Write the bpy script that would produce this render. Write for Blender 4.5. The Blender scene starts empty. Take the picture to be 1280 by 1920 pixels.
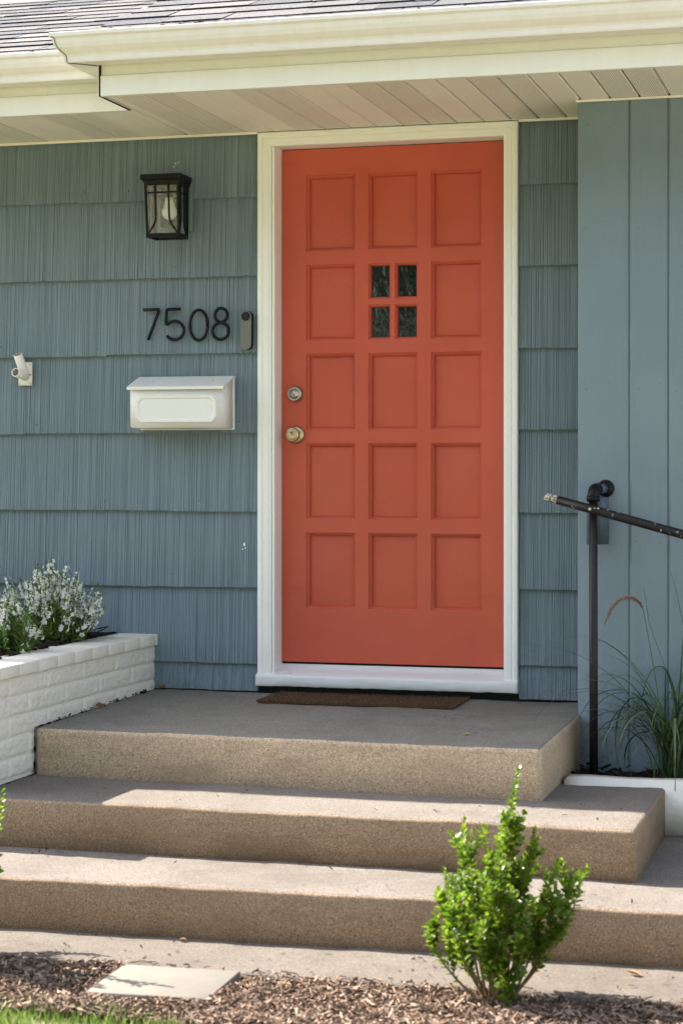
import bpy, bmesh, math, random
from mathutils import Vector, Matrix, noise as mnoise
R = random.Random(7)
rad = math.radians
S = bpy.context.scene
COL = S.collection

# ------------------------------------------------------------------ camera, sky, sun, exposure
YAW = 15.476
cam_d = bpy.data.cameras.new("camera")
cam = bpy.data.objects.new("camera", cam_d)
COL.objects.link(cam)
cam.location = (1.851, -7.373, 0.900)
cam.rotation_euler = (rad(90), 0, rad(YAW))
cam_d.sensor_fit = 'HORIZONTAL'
cam_d.sensor_width = 36.0
cam_d.lens = 36.0 * 3720 / 1280
cam_d.shift_y = -89 / 1280
cam_d.clip_start = 0.05
cam_d.clip_end = 600
cam_d.dof.use_dof = True
cam_d.dof.focus_distance = 7.3
cam_d.dof.aperture_fstop = 6.3
S.camera = cam

SUN = Vector((-1.10, 0.21, 1.0)).normalized()          # towards the sun: left, a little behind the house
elev = math.asin(SUN.z)
azim = math.atan2(SUN.x, SUN.y)                        # from +Y towards +X
w = bpy.data.worlds.new("World")
S.world = w
w.use_nodes = True
wn = w.node_tree
sky = wn.nodes.new("ShaderNodeTexSky")
sky.sky_type = 'NISHITA'
sky.sun_disc = False
sky.sun_elevation = elev
sky.sun_rotation = azim
sky.air_density = 1.0
sky.dust_density = 1.5
sky.ozone_density = 0.5
bg = wn.nodes["Background"]
bg.inputs[1].default_value = 0.085
hs = wn.nodes.new("ShaderNodeHueSaturation")       # thin summer haze: a paler sky all round
hs.inputs['Saturation'].default_value = 0.62
wn.links.new(sky.outputs[0], hs.inputs['Color'])
wn.links.new(hs.outputs[0], bg.inputs[0])
sl = bpy.data.lights.new("sun", 'SUN')
sl.energy = 3.0
sl.angle = rad(0.53)
sl.color = (1.0, 0.93, 0.83)
so = bpy.data.objects.new("sun", sl)
COL.objects.link(so)
so.rotation_euler = SUN.to_track_quat('Z', 'Y').to_euler()
so.location = (-6, 2, 8)
S.view_settings.view_transform = 'Standard'
S.view_settings.look = 'None'
S.view_settings.gamma = 1
S.view_settings.exposure = 2.58
S.view_settings.use_curve_mapping = False

# ------------------------------------------------------------------ materials
class G:
    def __init__(s, name, rough=0.6, spec=0.35, metal=0.0):
        s.m = bpy.data.materials.new(name)
        s.m.use_nodes = True
        s.t = s.m.node_tree
        s.t.nodes.clear()
        s.out = s.t.nodes.new("ShaderNodeOutputMaterial")
        s.b = s.t.nodes.new("ShaderNodeBsdfPrincipled")
        s.b.inputs['Roughness'].default_value = rough
        s.b.inputs['Specular IOR Level'].default_value = spec
        s.b.inputs['Metallic'].default_value = metal
        s.t.links.new(s.b.outputs[0], s.out.inputs[0])
        g = s.t.nodes.new("ShaderNodeNewGeometry")
        s.pos = g.outputs['Position']
        s.geo = g
    def set(s, sock, v):
        if isinstance(v, bpy.types.NodeSocket):
            s.t.links.new(v, sock)
        elif isinstance(v, (tuple, list)) and len(v) == 3 and sock.type == 'RGBA':
            sock.default_value = (*v, 1)
        else:
            sock.default_value = v
    def scaled(s, sx, sy, sz, src=None):
        n = s.t.nodes.new("ShaderNodeMapping")
        s.t.links.new(src or s.pos, n.inputs[0])
        n.inputs['Scale'].default_value = (sx, sy, sz)
        return n.outputs[0]
    def noise(s, scale, detail=3, rough=0.55, vec=None, col=False):
        n = s.t.nodes.new("ShaderNodeTexNoise")
        s.t.links.new(vec or s.pos, n.inputs['Vector'])
        n.inputs['Scale'].default_value = scale
        n.inputs['Detail'].default_value = detail
        n.inputs['Roughness'].default_value = rough
        return n.outputs['Color' if col else 'Fac']
    def voro(s, scale, feature='F1', out='Distance', vec=None):
        n = s.t.nodes.new("ShaderNodeTexVoronoi")
        n.feature = feature
        s.t.links.new(vec or s.pos, n.inputs['Vector'])
        n.inputs['Scale'].default_value = scale
        return n.outputs[out]
    def ramp(s, fac, stops, interp='LINEAR'):
        n = s.t.nodes.new("ShaderNodeValToRGB")
        s.set(n.inputs[0], fac)
        cr = n.color_ramp
        cr.interpolation = interp
        while len(cr.elements) < len(stops):
            cr.elements.new(0.5)
        for e, (p, c) in zip(cr.elements, stops):
            e.position = p
            if not isinstance(c, (tuple, list)):
                c = (c, c, c)
            e.color = (*c, 1)
        return n.outputs[0]
    def mix(s, fac, a, b, mode='MIX'):
        n = s.t.nodes.new("ShaderNodeMix")
        n.data_type = 'RGBA'
        n.blend_type = mode
        s.set(n.inputs[0], fac)
        s.set(n.inputs[6], a)
        s.set(n.inputs[7], b)
        return n.outputs[2]
    def math(s, op, a, b=0.5):
        n = s.t.nodes.new("ShaderNodeMath")
        n.operation = op
        s.set(n.inputs[0], a)
        s.set(n.inputs[1], b)
        return n.outputs[0]
    def sep(s, v=None):
        n = s.t.nodes.new("ShaderNodeSeparateXYZ")
        s.t.links.new(v or s.pos, n.inputs[0])
        return n.outputs
    def rnd(s):
        n = s.t.nodes.new("ShaderNodeObjectInfo")
        return n.outputs['Random']
    def island(s):
        return s.geo.outputs['Random Per Island']
    def bump(s, h, strength=0.3, dist=0.01):
        n = s.t.nodes.new("ShaderNodeBump")
        n.inputs['Strength'].default_value = strength
        n.inputs['Distance'].default_value = dist
        s.set(n.inputs['Height'], h)
        if s.b.inputs['Normal'].is_linked:
            s.t.links.new(s.b.inputs['Normal'].links[0].from_socket, n.inputs['Normal'])
        s.t.links.new(n.outputs[0], s.b.inputs['Normal'])
    def color(s, c):
        s.set(s.b.inputs['Base Color'], c)
        return s

M = {}
def simple(key, col, rough=0.6, spec=0.35, metal=0.0, var=0.12, scale=9, bump=0.0, bscale=200):
    g = G(key, rough, spec, metal)
    n = g.noise(scale, 5, 0.6)
    lo = tuple(c * (1 - var) for c in col)
    hi = tuple(min(1, c * (1 + var)) for c in col)
    g.color(g.ramp(n, [(0.3, lo), (0.7, hi)]))
    if bump:
        g.bump(g.noise(bscale, 3), bump, 0.003)
    M[key] = g.m
    return g

# blue-grey house paint on striated shingles
def siding_mat(key, base, streak):
    g = G(key, 0.55, 0.3)
    st = g.noise(1, 4, 0.65, g.scaled(170, 20, 2.2))
    big = g.noise(1.6, 4, 0.6)
    c = g.mix(g.ramp(big, [(0.35, 0), (0.68, 1)]), tuple(v * 0.93 for v in base), tuple(v * f for v, f in zip(base, (1.10, 1.06, 1.04))))
    c = g.mix(g.ramp(st, [(0.36, streak), (0.58, 0.0)]), c, tuple(v * 0.55 for v in base))
    # scuffs and paint flecks
    sp = g.voro(26)
    c = g.mix(g.ramp(sp, [(0.0, 0.7), (0.045, 0.0)]), c, tuple(v * 0.35 for v in base))
    pale = g.noise(5.5, 6, 0.75)
    c = g.mix(g.ramp(pale, [(0.70, 0), (0.78, 0.35)]), c, (0.38, 0.40, 0.38))
    # splash dirt thrown up from the ground
    spl = g.math('MULTIPLY', g.ramp(g.sep()[2], [(0.0, 1), (0.30, 0)]), g.ramp(g.noise(34, 6, 0.75), [(0.52, 0), (0.66, 0.6)]))
    c = g.mix(spl, c, (0.10, 0.085, 0.065))
    g.color(c)
    g.bump(g.noise(1, 3, 0.6, g.scaled(260, 60, 14)), 0.35, 0.002)
    g.bump(g.noise(75, 4, 0.65), 0.25, 0.003)
    g.bump(g.noise(14, 5, 0.7), 0.25, 0.006)
    M[key] = g.m
siding_mat('shingle_paint', (0.180, 0.240, 0.274), 0.55)
siding_mat('board_paint', (0.182, 0.246, 0.282), 0.10)
simple('mount_paint', (0.15, 0.20, 0.21), 0.6, 0.25)
simple('groove_dark', (0.03, 0.045, 0.04), 0.9, 0.1)

g = G('trim_white', 0.42, 0.4)
n = g.noise(7, 6, 0.7)
g.color(g.mix(g.ramp(n, [(0.62, 0), (0.75, 0.3)]), (0.87, 0.86, 0.82), (0.66, 0.62, 0.54)))
g.bump(g.noise(1, 4, 0.6, g.scaled(60, 60, 9)), 0.25, 0.002)
g.bump(g.noise(40, 4, 0.6), 0.2, 0.002)
M['trim_white'] = g.m
g = G('sill_white', 0.5, 0.4)
n = g.noise(14, 6, 0.7)
g.color(g.mix(g.ramp(n, [(0.60, 0), (0.72, 0.45)]), (0.74, 0.74, 0.72), (0.42, 0.38, 0.33)))
g.bump(g.noise(1, 5, 0.6, g.scaled(14, 60, 60)), 0.6, 0.004)
M['sill_white'] = g.m

def alum(key, col, streaks):
    g = G(key, 0.38, 0.45)
    v = g.noise(1, 5, 0.65, g.scaled(22, 22, 1.6))
    d = g.noise(30, 5, 0.75)
    c = g.mix(g.ramp(v, [(0.42, streaks), (0.62, 0)]), col, tuple(a * b for a, b in zip(col, (0.86, 0.80, 0.68))))
    c = g.mix(g.ramp(d, [(0.66, 0), (0.74, 0.55)]), c, tuple(a * 0.55 for a in col))
    g.color(c)
    g.bump(g.noise(3.5, 3), 0.15, 0.01)
    M[key] = g.m
alum('gutter_paint', (0.775, 0.745, 0.71), 0.22)
alum('fascia_paint', (0.78, 0.775, 0.73), 0.15)
simple('gutter_dirt', (0.07, 0.055, 0.04), 0.9, 0.1, var=0.5, scale=40)

g = G('soffit_solid', 0.5, 0.3)
g.color(g.ramp(g.noise(4, 4), [(0.3, (0.83, 0.77, 0.69)), (0.7, (0.87, 0.82, 0.74))]))
M['soffit_solid'] = g.m
g = G('soffit_perforated', 0.5, 0.3)
x, y, z = g.sep()
P = 0.0068
u = g.math('FRACT', g.math('DIVIDE', g.math('ADD', x, 20.0), P))
row = g.math('FLOOR', g.math('DIVIDE', g.math('ADD', x, 20.0), P))
sh = g.math('MULTIPLY', g.math('MODULO', row, 2.0), 0.5)
v = g.math('FRACT', g.math('ADD', g.math('DIVIDE', g.math('ADD', y, 20.0), P), sh))
du = g.math('ABSOLUTE', g.math('SUBTRACT', u, 0.5))
dv = g.math('ABSOLUTE', g.math('SUBTRACT', v, 0.5))
rr = g.math('SQRT', g.math('ADD', g.math('MULTIPLY', du, du), g.math('MULTIPLY', dv, dv)))
hole = g.math('LESS_THAN', rr, 0.23)
g.color(g.mix(hole, g.ramp(g.noise(4, 4), [(0.3, (0.83, 0.77, 0.69)), (0.7, (0.87, 0.82, 0.74))]), (0.13, 0.115, 0.09)))
M['soffit_perforated'] = g.m

# red door paint
g = G('door_red', 0.36, 0.45)
n1 = g.noise(2.2, 4, 0.6)
n2 = g.noise(1, 5, 0.65, g.scaled(9, 9, 55))
c = g.mix(g.ramp(n1, [(0.3, 0), (0.7, 1)]), (0.50, 0.078, 0.040), (0.575, 0.098, 0.055))
c = g.mix(g.ramp(g.noise(18, 6, 0.75), [(0.64, 0), (0.78, 0.25)]), c, (0.56, 0.13, 0.09))
wear = g.noise(1, 6, 0.72, g.scaled(7, 7, 22))
c = g.mix(g.ramp(wear, [(0.60, 0), (0.70, 0.35)]), c, (0.40, 0.055, 0.03))
fade = g.noise(1.3, 5, 0.6)
c = g.mix(g.ramp(fade, [(0.45, 0), (0.70, 0.30)]), c, (0.58, 0.125, 0.08))
crk = g.voro(14, 'DISTANCE_TO_EDGE', 'Distance', g.scaled(0.7, 0.7, 2.4))
low = g.ramp(g.sep()[2], [(0.25, 1), (0.95, 0)])
cm = g.math('MULTIPLY', g.ramp(crk, [(0.0, 1), (0.012, 0)]), g.math('MULTIPLY', low, g.ramp(g.noise(4.5, 3), [(0.55, 0), (0.62, 1)])))
c = g.mix(g.math('MULTIPLY', cm, 0.5), c, (0.20, 0.03, 0.02))
g.color(c)
g.set(g.b.inputs['Roughness'], g.ramp(g.noise(6, 5, 0.7), [(0.3, 0.30), (0.7, 0.50)]))
g.bump(cm, 0.25, 0.002)
g.bump(n2, 0.32, 0.002)
g.bump(g.noise(120, 3), 0.18, 0.0015)
M['door_red'] = g.m

g = G('door_glass', 0.09, 1.0)
g.color((0.007, 0.009, 0.006))
g.bump(g.noise(1, 2, 0.5, g.scaled(30, 30, 20)), 0.22, 0.005)
M['door_glass'] = g.m

# exposed aggregate concrete
def concrete(key, tone, bumpy=0.45):
    g = G(key, 0.85, 0.2)
    vc = g.voro(330, 'F1', 'Color')
    sv = g.sep(vc)
    agg = g.ramp(sv[0], [(0.0, tuple(t * 0.42 for t in tone)), (0.16, tuple(t * 0.62 for t in tone)), (0.22, tone), (0.82, tone), (0.93, tuple(min(1, t * 1.35) for t in tone)), (1.0, tuple(min(1, t * 1.7) for t in tone))])
    fine = g.noise(170, 3, 0.75)
    c = g.mix(0.12, agg, tone)
    c = g.mix(g.ramp(fine, [(0.36, 0.42), (0.52, 0)]), c, tuple(t * 0.55 for t in tone))
    big = g.noise(2.4, 6, 0.66)
    c = g.mix(g.ramp(big, [(0.42, 0), (0.72, 0.42)]), c, tuple(t * f for t, f in zip(tone, (0.62, 0.58, 0.54))))
    streak = g.noise(1, 5, 0.65, g.scaled(3.5, 3.5, 11))
    c = g.mix(g.ramp(streak, [(0.5, 0), (0.72, 0.5)]), c, tuple(t * f for t, f in zip(tone, (0.55, 0.52, 0.50))))
    pit = g.voro(70)
    c = g.mix(g.ramp(pit, [(0.07, 0.8), (0.11, 0)]), c, tuple(t * 0.25 for t in tone))
    wet = g.noise(1, 6, 0.7, g.scaled(1.3, 1.3, 5.5))
    c = g.mix(g.ramp(wet, [(0.54, 0), (0.60, 0.30), (0.63, 0.12)]), c, tuple(t * f for t, f in zip(tone, (0.48, 0.45, 0.42))))
    pale = g.noise(5.2, 6, 0.75)
    c = g.mix(g.ramp(pale, [(0.60, 0), (0.74, 0.35)]), c, tuple(min(1, t * 1.25) for t in tone))
    # hairline cracks
    ck = g.voro(1.9, 'DISTANCE_TO_EDGE', 'Distance', g.mix(0.18, g.pos, g.noise(5, 4, 0.6, None, True)))
    c = g.mix(g.math('MULTIPLY', g.ramp(ck, [(0.0, 0.75), (0.0032, 0.0)]), g.ramp(g.noise(1.1, 2), [(0.52, 0), (0.6, 1)])), c, tuple(t * 0.3 for t in tone))
    g.color(c)
    g.bump(g.noise(330, 3, 0.7), bumpy, 0.003)
    g.bump(g.noise(26, 5, 0.6), 0.25, 0.006)
    M[key] = g.m
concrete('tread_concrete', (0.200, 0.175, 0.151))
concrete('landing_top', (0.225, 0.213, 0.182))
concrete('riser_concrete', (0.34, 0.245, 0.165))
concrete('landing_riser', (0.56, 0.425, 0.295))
simple('bounce_concrete', (0.46, 0.42, 0.36), 0.9, 0.15, var=0.1, scale=3)
concrete('slab_concrete', (0.165, 0.141, 0.119), 0.35)
g = G('paver_stone', 0.85, 0.2)
n = g.noise(9, 6, 0.65)
g.color(g.ramp(n, [(0.3, (0.172, 0.155, 0.132)), (0.7, (0.212, 0.192, 0.165))]))
g.bump(g.noise(180, 4), 0.25, 0.002)
M['paver_stone'] = g.m

# painted rock-face brick
def pbrick(key, strength):
    g = G(key, 0.6, 0.3)
    n = g.noise(11, 6, 0.7)
    c = g.mix(g.ramp(n, [(0.52, 0), (0.75, 0.4)]), (0.73, 0.70, 0.62), (0.56, 0.52, 0.44))
    c = g.mix(g.ramp(g.voro(70), [(0.03, 0.6), (0.07, 0)]), c, (0.25, 0.22, 0.18))
    g.color(c)
    g.bump(g.noise(1, 5, 0.6, g.scaled(40, 40, 62)), strength, 0.012)
    g.bump(g.noise(160, 3), 0.3, 0.003)
    M[key] = g.m
pbrick('brick_white', 0.55)
pbrick('cap_white', 0.22)

simple('soil', (0.016, 0.011, 0.008), 0.95, 0.1, var=0.6, scale=45, bump=0.8, bscale=60)
g = G('roof_shingle', 0.9, 0.15)
rn = g.rnd()
base = g.ramp(rn, [(0, (0.085, 0.090, 0.102)), (0.5, (0.145, 0.141, 0.145)), (1, (0.20, 0.188, 0.180))])
gr = g.sep(g.voro(420, 'F1', 'Color'))[0]
c = g.mix(g.ramp(gr, [(0.0, 0.7), (0.45, 0.0)]), base, (0.035, 0.035, 0.04))
c = g.mix(g.ramp(gr, [(0.8, 0.0), (1.0, 0.6)]), c, (0.40, 0.38, 0.36))
g.color(c)
g.bump(g.noise(350, 2), 0.5, 0.003)
M['roof_shingle'] = g.m
simple('roof_edge', (0.035, 0.033, 0.036), 0.95, 0.1)
simple('mailbox_white', (0.80, 0.785, 0.745), 0.4, 0.4, var=0.04, scale=6, bump=0.12, bscale=60)
simple('plastic_white', (0.80, 0.77, 0.70), 0.45, 0.4, var=0.05)
simple('tube_inside', (0.45, 0.40, 0.36), 0.8, 0.2, var=0.3, scale=150)
simple('black_metal', (0.0045, 0.0045, 0.005), 0.45, 0.22, var=0.25, scale=60, bump=0.15)
simple('number_black', (0.0035, 0.005, 0.008), 0.4, 0.22)
simple('bell_grey', (0.16, 0.16, 0.15), 0.5, 0.35, var=0.04)
simple('bell_black', (0.004, 0.004, 0.005), 0.4, 0.25)
simple('lens_black', (0.002, 0.002, 0.003), 0.15, 0.4)
simple('bulb_white', (0.93, 0.91, 0.86), 0.35, 0.4, var=0.02)
simple('steel', (0.52, 0.49, 0.44), 0.32, 0.5, 1.0, var=0.1, scale=90)
simple('brass', (0.50, 0.41, 0.25), 0.30, 0.5, 1.0, var=0.12, scale=60)
simple('brass_worn', (0.46, 0.40, 0.29), 0.38, 0.5, 1.0, var=0.15, scale=60)
simple('keyhole', (0.01, 0.01, 0.01), 0.7, 0.2)
simple('coir', (0.125, 0.074, 0.043), 0.95, 0.1, var=0.5, scale=120)
simple('blue_cylinder', (0.068, 0.098, 0.128), 0.45, 0.4, var=0.1)
simple('gasket_and_gap_shade', (0.012, 0.012, 0.012), 0.8, 0.1)
g = G('rail_paint', 0.4, 0.3)
n = g.noise(62, 5, 0.65)
n2 = g.noise(11, 2, 0.5)
chip = g.math('MULTIPLY', g.ramp(n, [(0.625, 0), (0.65, 1)]), g.ramp(n2, [(0.42, 0), (0.5, 1)]))
c = g.mix(chip, (0.012, 0.0105, 0.011), (0.55, 0.55, 0.50))
g.color(c)
g.bump(g.noise(140, 3), 0.2, 0.002)
M['rail_paint'] = g.m
g = G('rail_bare', 0.6, 0.3)
n = g.noise(120, 5, 0.7)
g.color(g.ramp(n, [(0.44, (0.05, 0.045, 0.04)), (0.52, (0.50, 0.46, 0.37)), (0.7, (0.62, 0.58, 0.48))]))
M['rail_bare'] = g.m
g = G('post_paint', 0.42, 0.3)
n = g.noise(55, 5, 0.7)
g.color(g.ramp(n, [(0.4, (0.015, 0.0125, 0.0135)), (0.72, (0.026, 0.022, 0.022)), (0.76, (0.16, 0.16, 0.16))]))
M['post_paint'] = g.m

# lantern glass: thin seeded glass
m = bpy.data.materials.new('lantern_glass')
m.use_nodes = True
t = m.node_tree
t.nodes.clear()
o_ = t.nodes.new("ShaderNodeOutputMaterial")
mx = t.nodes.new("ShaderNodeMixShader")
tr = t.nodes.new("ShaderNodeBsdfTransparent")
tr.inputs[0].default_value = (0.90, 0.91, 0.87, 1)
gl = t.nodes.new("ShaderNodeBsdfGlossy")
gl.inputs['Roughness'].default_value = 0.05
df = t.nodes.new("ShaderNodeBsdfDiffuse")
df.inputs[0].default_value = (0.74, 0.74, 0.70, 1)
mx2 = t.nodes.new("ShaderNodeMixShader")
ns = t.nodes.new("ShaderNodeTexNoise")
ns.inputs['Scale'].default_value = 70
ns.inputs['Detail'].default_value = 5
ge = t.nodes.new("ShaderNodeNewGeometry")
t.links.new(ge.outputs['Position'], ns.inputs['Vector'])
cr = t.nodes.new("ShaderNodeValToRGB")
cr.color_ramp.elements[0].position = 0.42
cr.color_ramp.elements[0].color = (0.13, 0.13, 0.13, 1)
cr.color_ramp.elements[1].position = 0.75
cr.color_ramp.elements[1].color = (0.27, 0.27, 0.27, 1)
t.links.new(ns.outputs[0], cr.inputs[0])
lw = t.nodes.new("ShaderNodeFresnel")
lw.inputs[0].default_value = 1.45
t.links.new(lw.outputs[0], mx.inputs[0])
t.links.new(tr.outputs[0], mx2.inputs[1])
t.links.new(df.outputs[0], mx2.inputs[2])
t.links.new(cr.outputs[0], mx2.inputs[0])
t.links.new(mx2.outputs[0], mx.inputs[1])
t.links.new(gl.outputs[0], mx.inputs[2])
t.links.new(mx.outputs[0], o_.inputs[0])
M['lantern_glass'] = m

def leafmat(key, a, b, c, rough=0.4, spec=0.4, trans=0.35):
    g = G(key, rough, spec)
    r_ = g.island()
    g.color(g.ramp(r_, [(0.0, a), (0.5, b), (1.0, c)]))
    tr = g.t.nodes.new("ShaderNodeBsdfTranslucent")
    g.t.links.new(g.b.inputs['Base Color'].links[0].from_socket, tr.inputs[0])
    ms = g.t.nodes.new("ShaderNodeMixShader")
    ms.inputs[0].default_value = trans
    g.t.links.new(g.b.outputs[0], ms.inputs[1])
    g.t.links.new(tr.outputs[0], ms.inputs[2])
    g.t.links.new(ms.outputs[0], g.out.inputs[0])
    M[key] = g.m
leafmat('boxwood_leaf', (0.060, 0.125, 0.010), (0.155, 0.26, 0.018), (0.28, 0.38, 0.04), 0.28, 0.5, 0.5)
leafmat('angelonia_leaf', (0.055, 0.115, 0.022), (0.13, 0.22, 0.038), (0.26, 0.34, 0.07), 0.45, 0.35, 0.4)
leafmat('angelonia_flower', (0.74, 0.76, 0.70), (0.84, 0.85, 0.80), (0.90, 0.90, 0.86), 0.6, 0.2, 0.3)
leafmat('reed_blade', (0.016, 0.038, 0.013), (0.055, 0.108, 0.032), (0.17, 0.225, 0.11), 0.4, 0.35, 0.25)
leafmat('seed_bristle', (0.28, 0.19, 0.15), (0.42, 0.31, 0.25), (0.60, 0.50, 0.43), 0.7, 0.15, 0.2)
leafmat('lawn_blade', (0.10, 0.18, 0.03), (0.17, 0.27, 0.05), (0.30, 0.34, 0.12), 0.5, 0.3, 0.35)
leafmat('tree_leaf', (0.02, 0.05, 0.012), (0.045, 0.095, 0.02), (0.09, 0.15, 0.035), 0.5, 0.3, 0.3)
simple('stem_brown', (0.20, 0.14, 0.075), 0.8, 0.15, var=0.3, scale=60)
simple('stem_green', (0.07, 0.13, 0.035), 0.6, 0.25, var=0.3, scale=60)
simple('bark', (0.08, 0.06, 0.045), 0.9, 0.1, var=0.3, scale=8)
leafmat('mulch_chip', (0.045, 0.028, 0.019), (0.165, 0.108, 0.074), (0.42, 0.31, 0.235), 0.85, 0.12, 0.02)
leafmat('dark_chip', (0.010, 0.007, 0.005), (0.026, 0.018, 0.013), (0.055, 0.038, 0.028), 0.9, 0.12, 0.02)
simple('mulch_ground', (0.055, 0.037, 0.025), 0.95, 0.1, var=0.6, scale=60, bump=0.8, bscale=70)
simple('yellow_leaf', (0.42, 0.30, 0.06), 0.6, 0.25, var=0.3, scale=60)
simple('dry_leaf', (0.26, 0.15, 0.08), 0.8, 0.2, var=0.3, scale=60)
g = G('lawn_ground', 0.9, 0.1)
n = g.noise(2.5, 6, 0.7)
n2 = g.noise(60, 4, 0.7)
c = g.ramp(n, [(0.3, (0.215, 0.222, 0.085)), (0.7, (0.305, 0.292, 0.14))])
g.color(g.mix(g.ramp(n2, [(0.3, 0.5), (0.6, 0)]), c, (0.035, 0.06, 0.015)))
g.bump(n2, 0.8, 0.03)
M['lawn_ground'] = g.m

# ------------------------------------------------------------------ mesh helpers
class MB:
    def __init__(s):
        s.v, s.f, s.mi, s.sm = [], [], [], []
    def vert(s, p):
        s.v.append(tuple(p))
        return len(s.v) - 1
    def face(s, idx, mi=0, smooth=False):
        s.f.append(tuple(idx)); s.mi.append(mi); s.sm.append(smooth)
    def poly(s, pts, mi=0, smooth=False):
        s.face([s.vert(p) for p in pts], mi, smooth)
    def box(s, x0, x1, y0, y1, z0, z1, mi=0):
        b = len(s.v)
        for x in (x0, x1):
            for y in (y0, y1):
                for z in (z0, z1):
                    s.v.append((x, y, z))
        for q in ((0, 1, 3, 2), (4, 6, 7, 5), (0, 4, 5, 1), (2, 3, 7, 6), (0, 2, 6, 4), (1, 5, 7, 3)):
            s.face([b + i for i in q], mi)
    def bm_box(s, x0, x1, y0, y1, z0, z1, bev=0.004, seg=2, mi=0, jit=0.0, smooth=True):
        bm = bmesh.new()
        bmesh.ops.create_cube(bm, size=1)
        for v in bm.verts:
            v.co = Vector(((x0 + x1) / 2 + v.co.x * (x1 - x0), (y0 + y1) / 2 + v.co.y * (y1 - y0), (z0 + z1) / 2 + v.co.z * (z1 - z0)))
            if jit:
                v.co += Vector((R.uniform(-jit, jit), R.uniform(-jit, jit), R.uniform(-jit, jit)))
        bmesh.ops.bevel(bm, geom=bm.edges[:], offset=bev, segments=seg, affect='EDGES', profile=0.5)
        s.add_bm(bm, mi, smooth)
    def add_bm(s, bm, mi=0, smooth=False, mat=None):
        b = len(s.v)
        bm.verts.index_update()
        for v in bm.verts:
            s.v.append(tuple(mat @ v.co if mat else v.co))
        for f in bm.faces:
            s.face([b + v.index for v in f.verts], mi, smooth)
        bm.free()
    def tube(s, pts, r, n=10, mi=0, caps=True, smooth=True):
        pts = [Vector(p) for p in pts]
        rs = r if isinstance(r, (list, tuple)) else [r] * len(pts)
        rings = []
        up = None
        for i, p in enumerate(pts):
            d = (pts[min(i + 1, len(pts) - 1)] - pts[max(i - 1, 0)]).normalized()
            if up is None:
                up = d.orthogonal().normalized()
            a = (up - d * up.dot(d))
            a = a.normalized() if a.length > 1e-6 else d.orthogonal().normalized()
            up = a
            b = d.cross(a)
            rings.append([s.vert(p + (a * math.cos(2 * math.pi * k / n) + b * math.sin(2 * math.pi * k / n)) * rs[i]) for k in range(n)])
        for i in range(len(rings) - 1):
            for k in range(n):
                s.face((rings[i][k], rings[i][(k + 1) % n], rings[i + 1][(k + 1) % n], rings[i + 1][k]), mi, smooth)
        if caps:
            s.face(rings[0][::-1], mi)
            s.face(rings[-1], mi)
    def lathe(s, prof, origin, axis, n=24, mi=0, smooth=True):
        """prof: list of (radius, distance along axis)"""
        o = Vector(origin); d = Vector(axis).normalized()
        a = d.orthogonal().normalized(); b = d.cross(a)
        rings = []
        for r, h in prof:
            if r <= 1e-5:
                rings.append([s.vert(o + d * h)])
            else:
                rings.append([s.vert(o + d * h + (a * math.cos(2 * math.pi * k / n) + b * math.sin(2 * math.pi * k / n)) * r) for k in range(n)])
        for i in range(len(rings) - 1):
            A, B = rings[i], rings[i + 1]
            for k in range(n):
                k2 = (k + 1) % n
                if len(A) == 1 and len(B) == 1:
                    continue
                if len(A) == 1:
                    s.face((A[0], B[k2], B[k]), mi, smooth)
                elif len(B) == 1:
                    s.face((A[k], A[k2], B[0]), mi, smooth)
                else:
                    s.face((A[k], A[k2], B[k2], B[k]), mi, smooth)
    def build(s, name, mats, parent=None, fix=True):
        me = bpy.data.meshes.new(name)
        me.from_pydata(s.v, [], s.f)
        if not isinstance(mats, (list, tuple)):
            mats = [mats]
        for m_ in mats:
            me.materials.append(M[m_] if isinstance(m_, str) else m_)
        me.polygons.foreach_set('material_index', s.mi)
        me.polygons.foreach_set('use_smooth', s.sm)
        if fix:
            bm = bmesh.new(); bm.from_mesh(me)
            bmesh.ops.recalc_face_normals(bm, faces=bm.faces[:])
            bm.to_mesh(me); bm.free()
        me.update()
        o = bpy.data.objects.new(name, me)
        COL.objects.link(o)
        if parent:
            o.parent = parent
        return o

def tag(o, label=None, cat=None, group=None, kind=None):
    if label: o['label'] = label
    if cat: o['category'] = cat
    if group: o['group'] = group
    if kind: o['kind'] = kind
    return o
def empty(name, loc=(0, 0, 0), rz=0.0):
    o = bpy.data.objects.new(name, None)
    o.empty_display_size = 0.1
    COL.objects.link(o)
    o.location = loc
    o.rotation_euler = (0, 0, rz)
    return o

# ------------------------------------------------------------------ ground
ZG = -0.505
mb = MB()
mb.poly([(-250, -250, ZG), (250, -250, ZG), (250, 250, ZG), (-250, 250, ZG)])
tag(mb.build('lawn_ground', 'lawn_ground'), kind='structure', label='flat lawn ground in front of the house')

def bed_edge(x):
    return -2.665 - 0.02 * math.sin(x * 9) - max(0, x + 0.02) * 0.42
mb = MB()
xs = [-3.4 + i * 0.06 for i in range(118)]
rows = []
for x in xs:
    y0, y1 = -2.275, bed_edge(x) - 0.05
    rr_ = []
    for j in range(11):
        y = y0 + (y1 - y0) * j / 10
        e = min(j, 10 - j) / 10
        z = ZG + 0.004 + 0.018 * min(1, e * 4) + 0.012 * mnoise.noise(Vector((x * 5, y * 5, 0)))
        rr_.append(mb.vert((x, y, max(z, ZG + 0.004))))
    rows.append(rr_)
for i in range(len(rows) - 1):
    for j in range(10):
        mb.face((rows[i][j], rows[i + 1][j], rows[i + 1][j + 1], rows[i][j + 1]), 0, True)
tag(mb.build('mulch_bed', 'mulch_ground'), kind='structure', label='strip of brown mulch between lawn and path')

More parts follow.
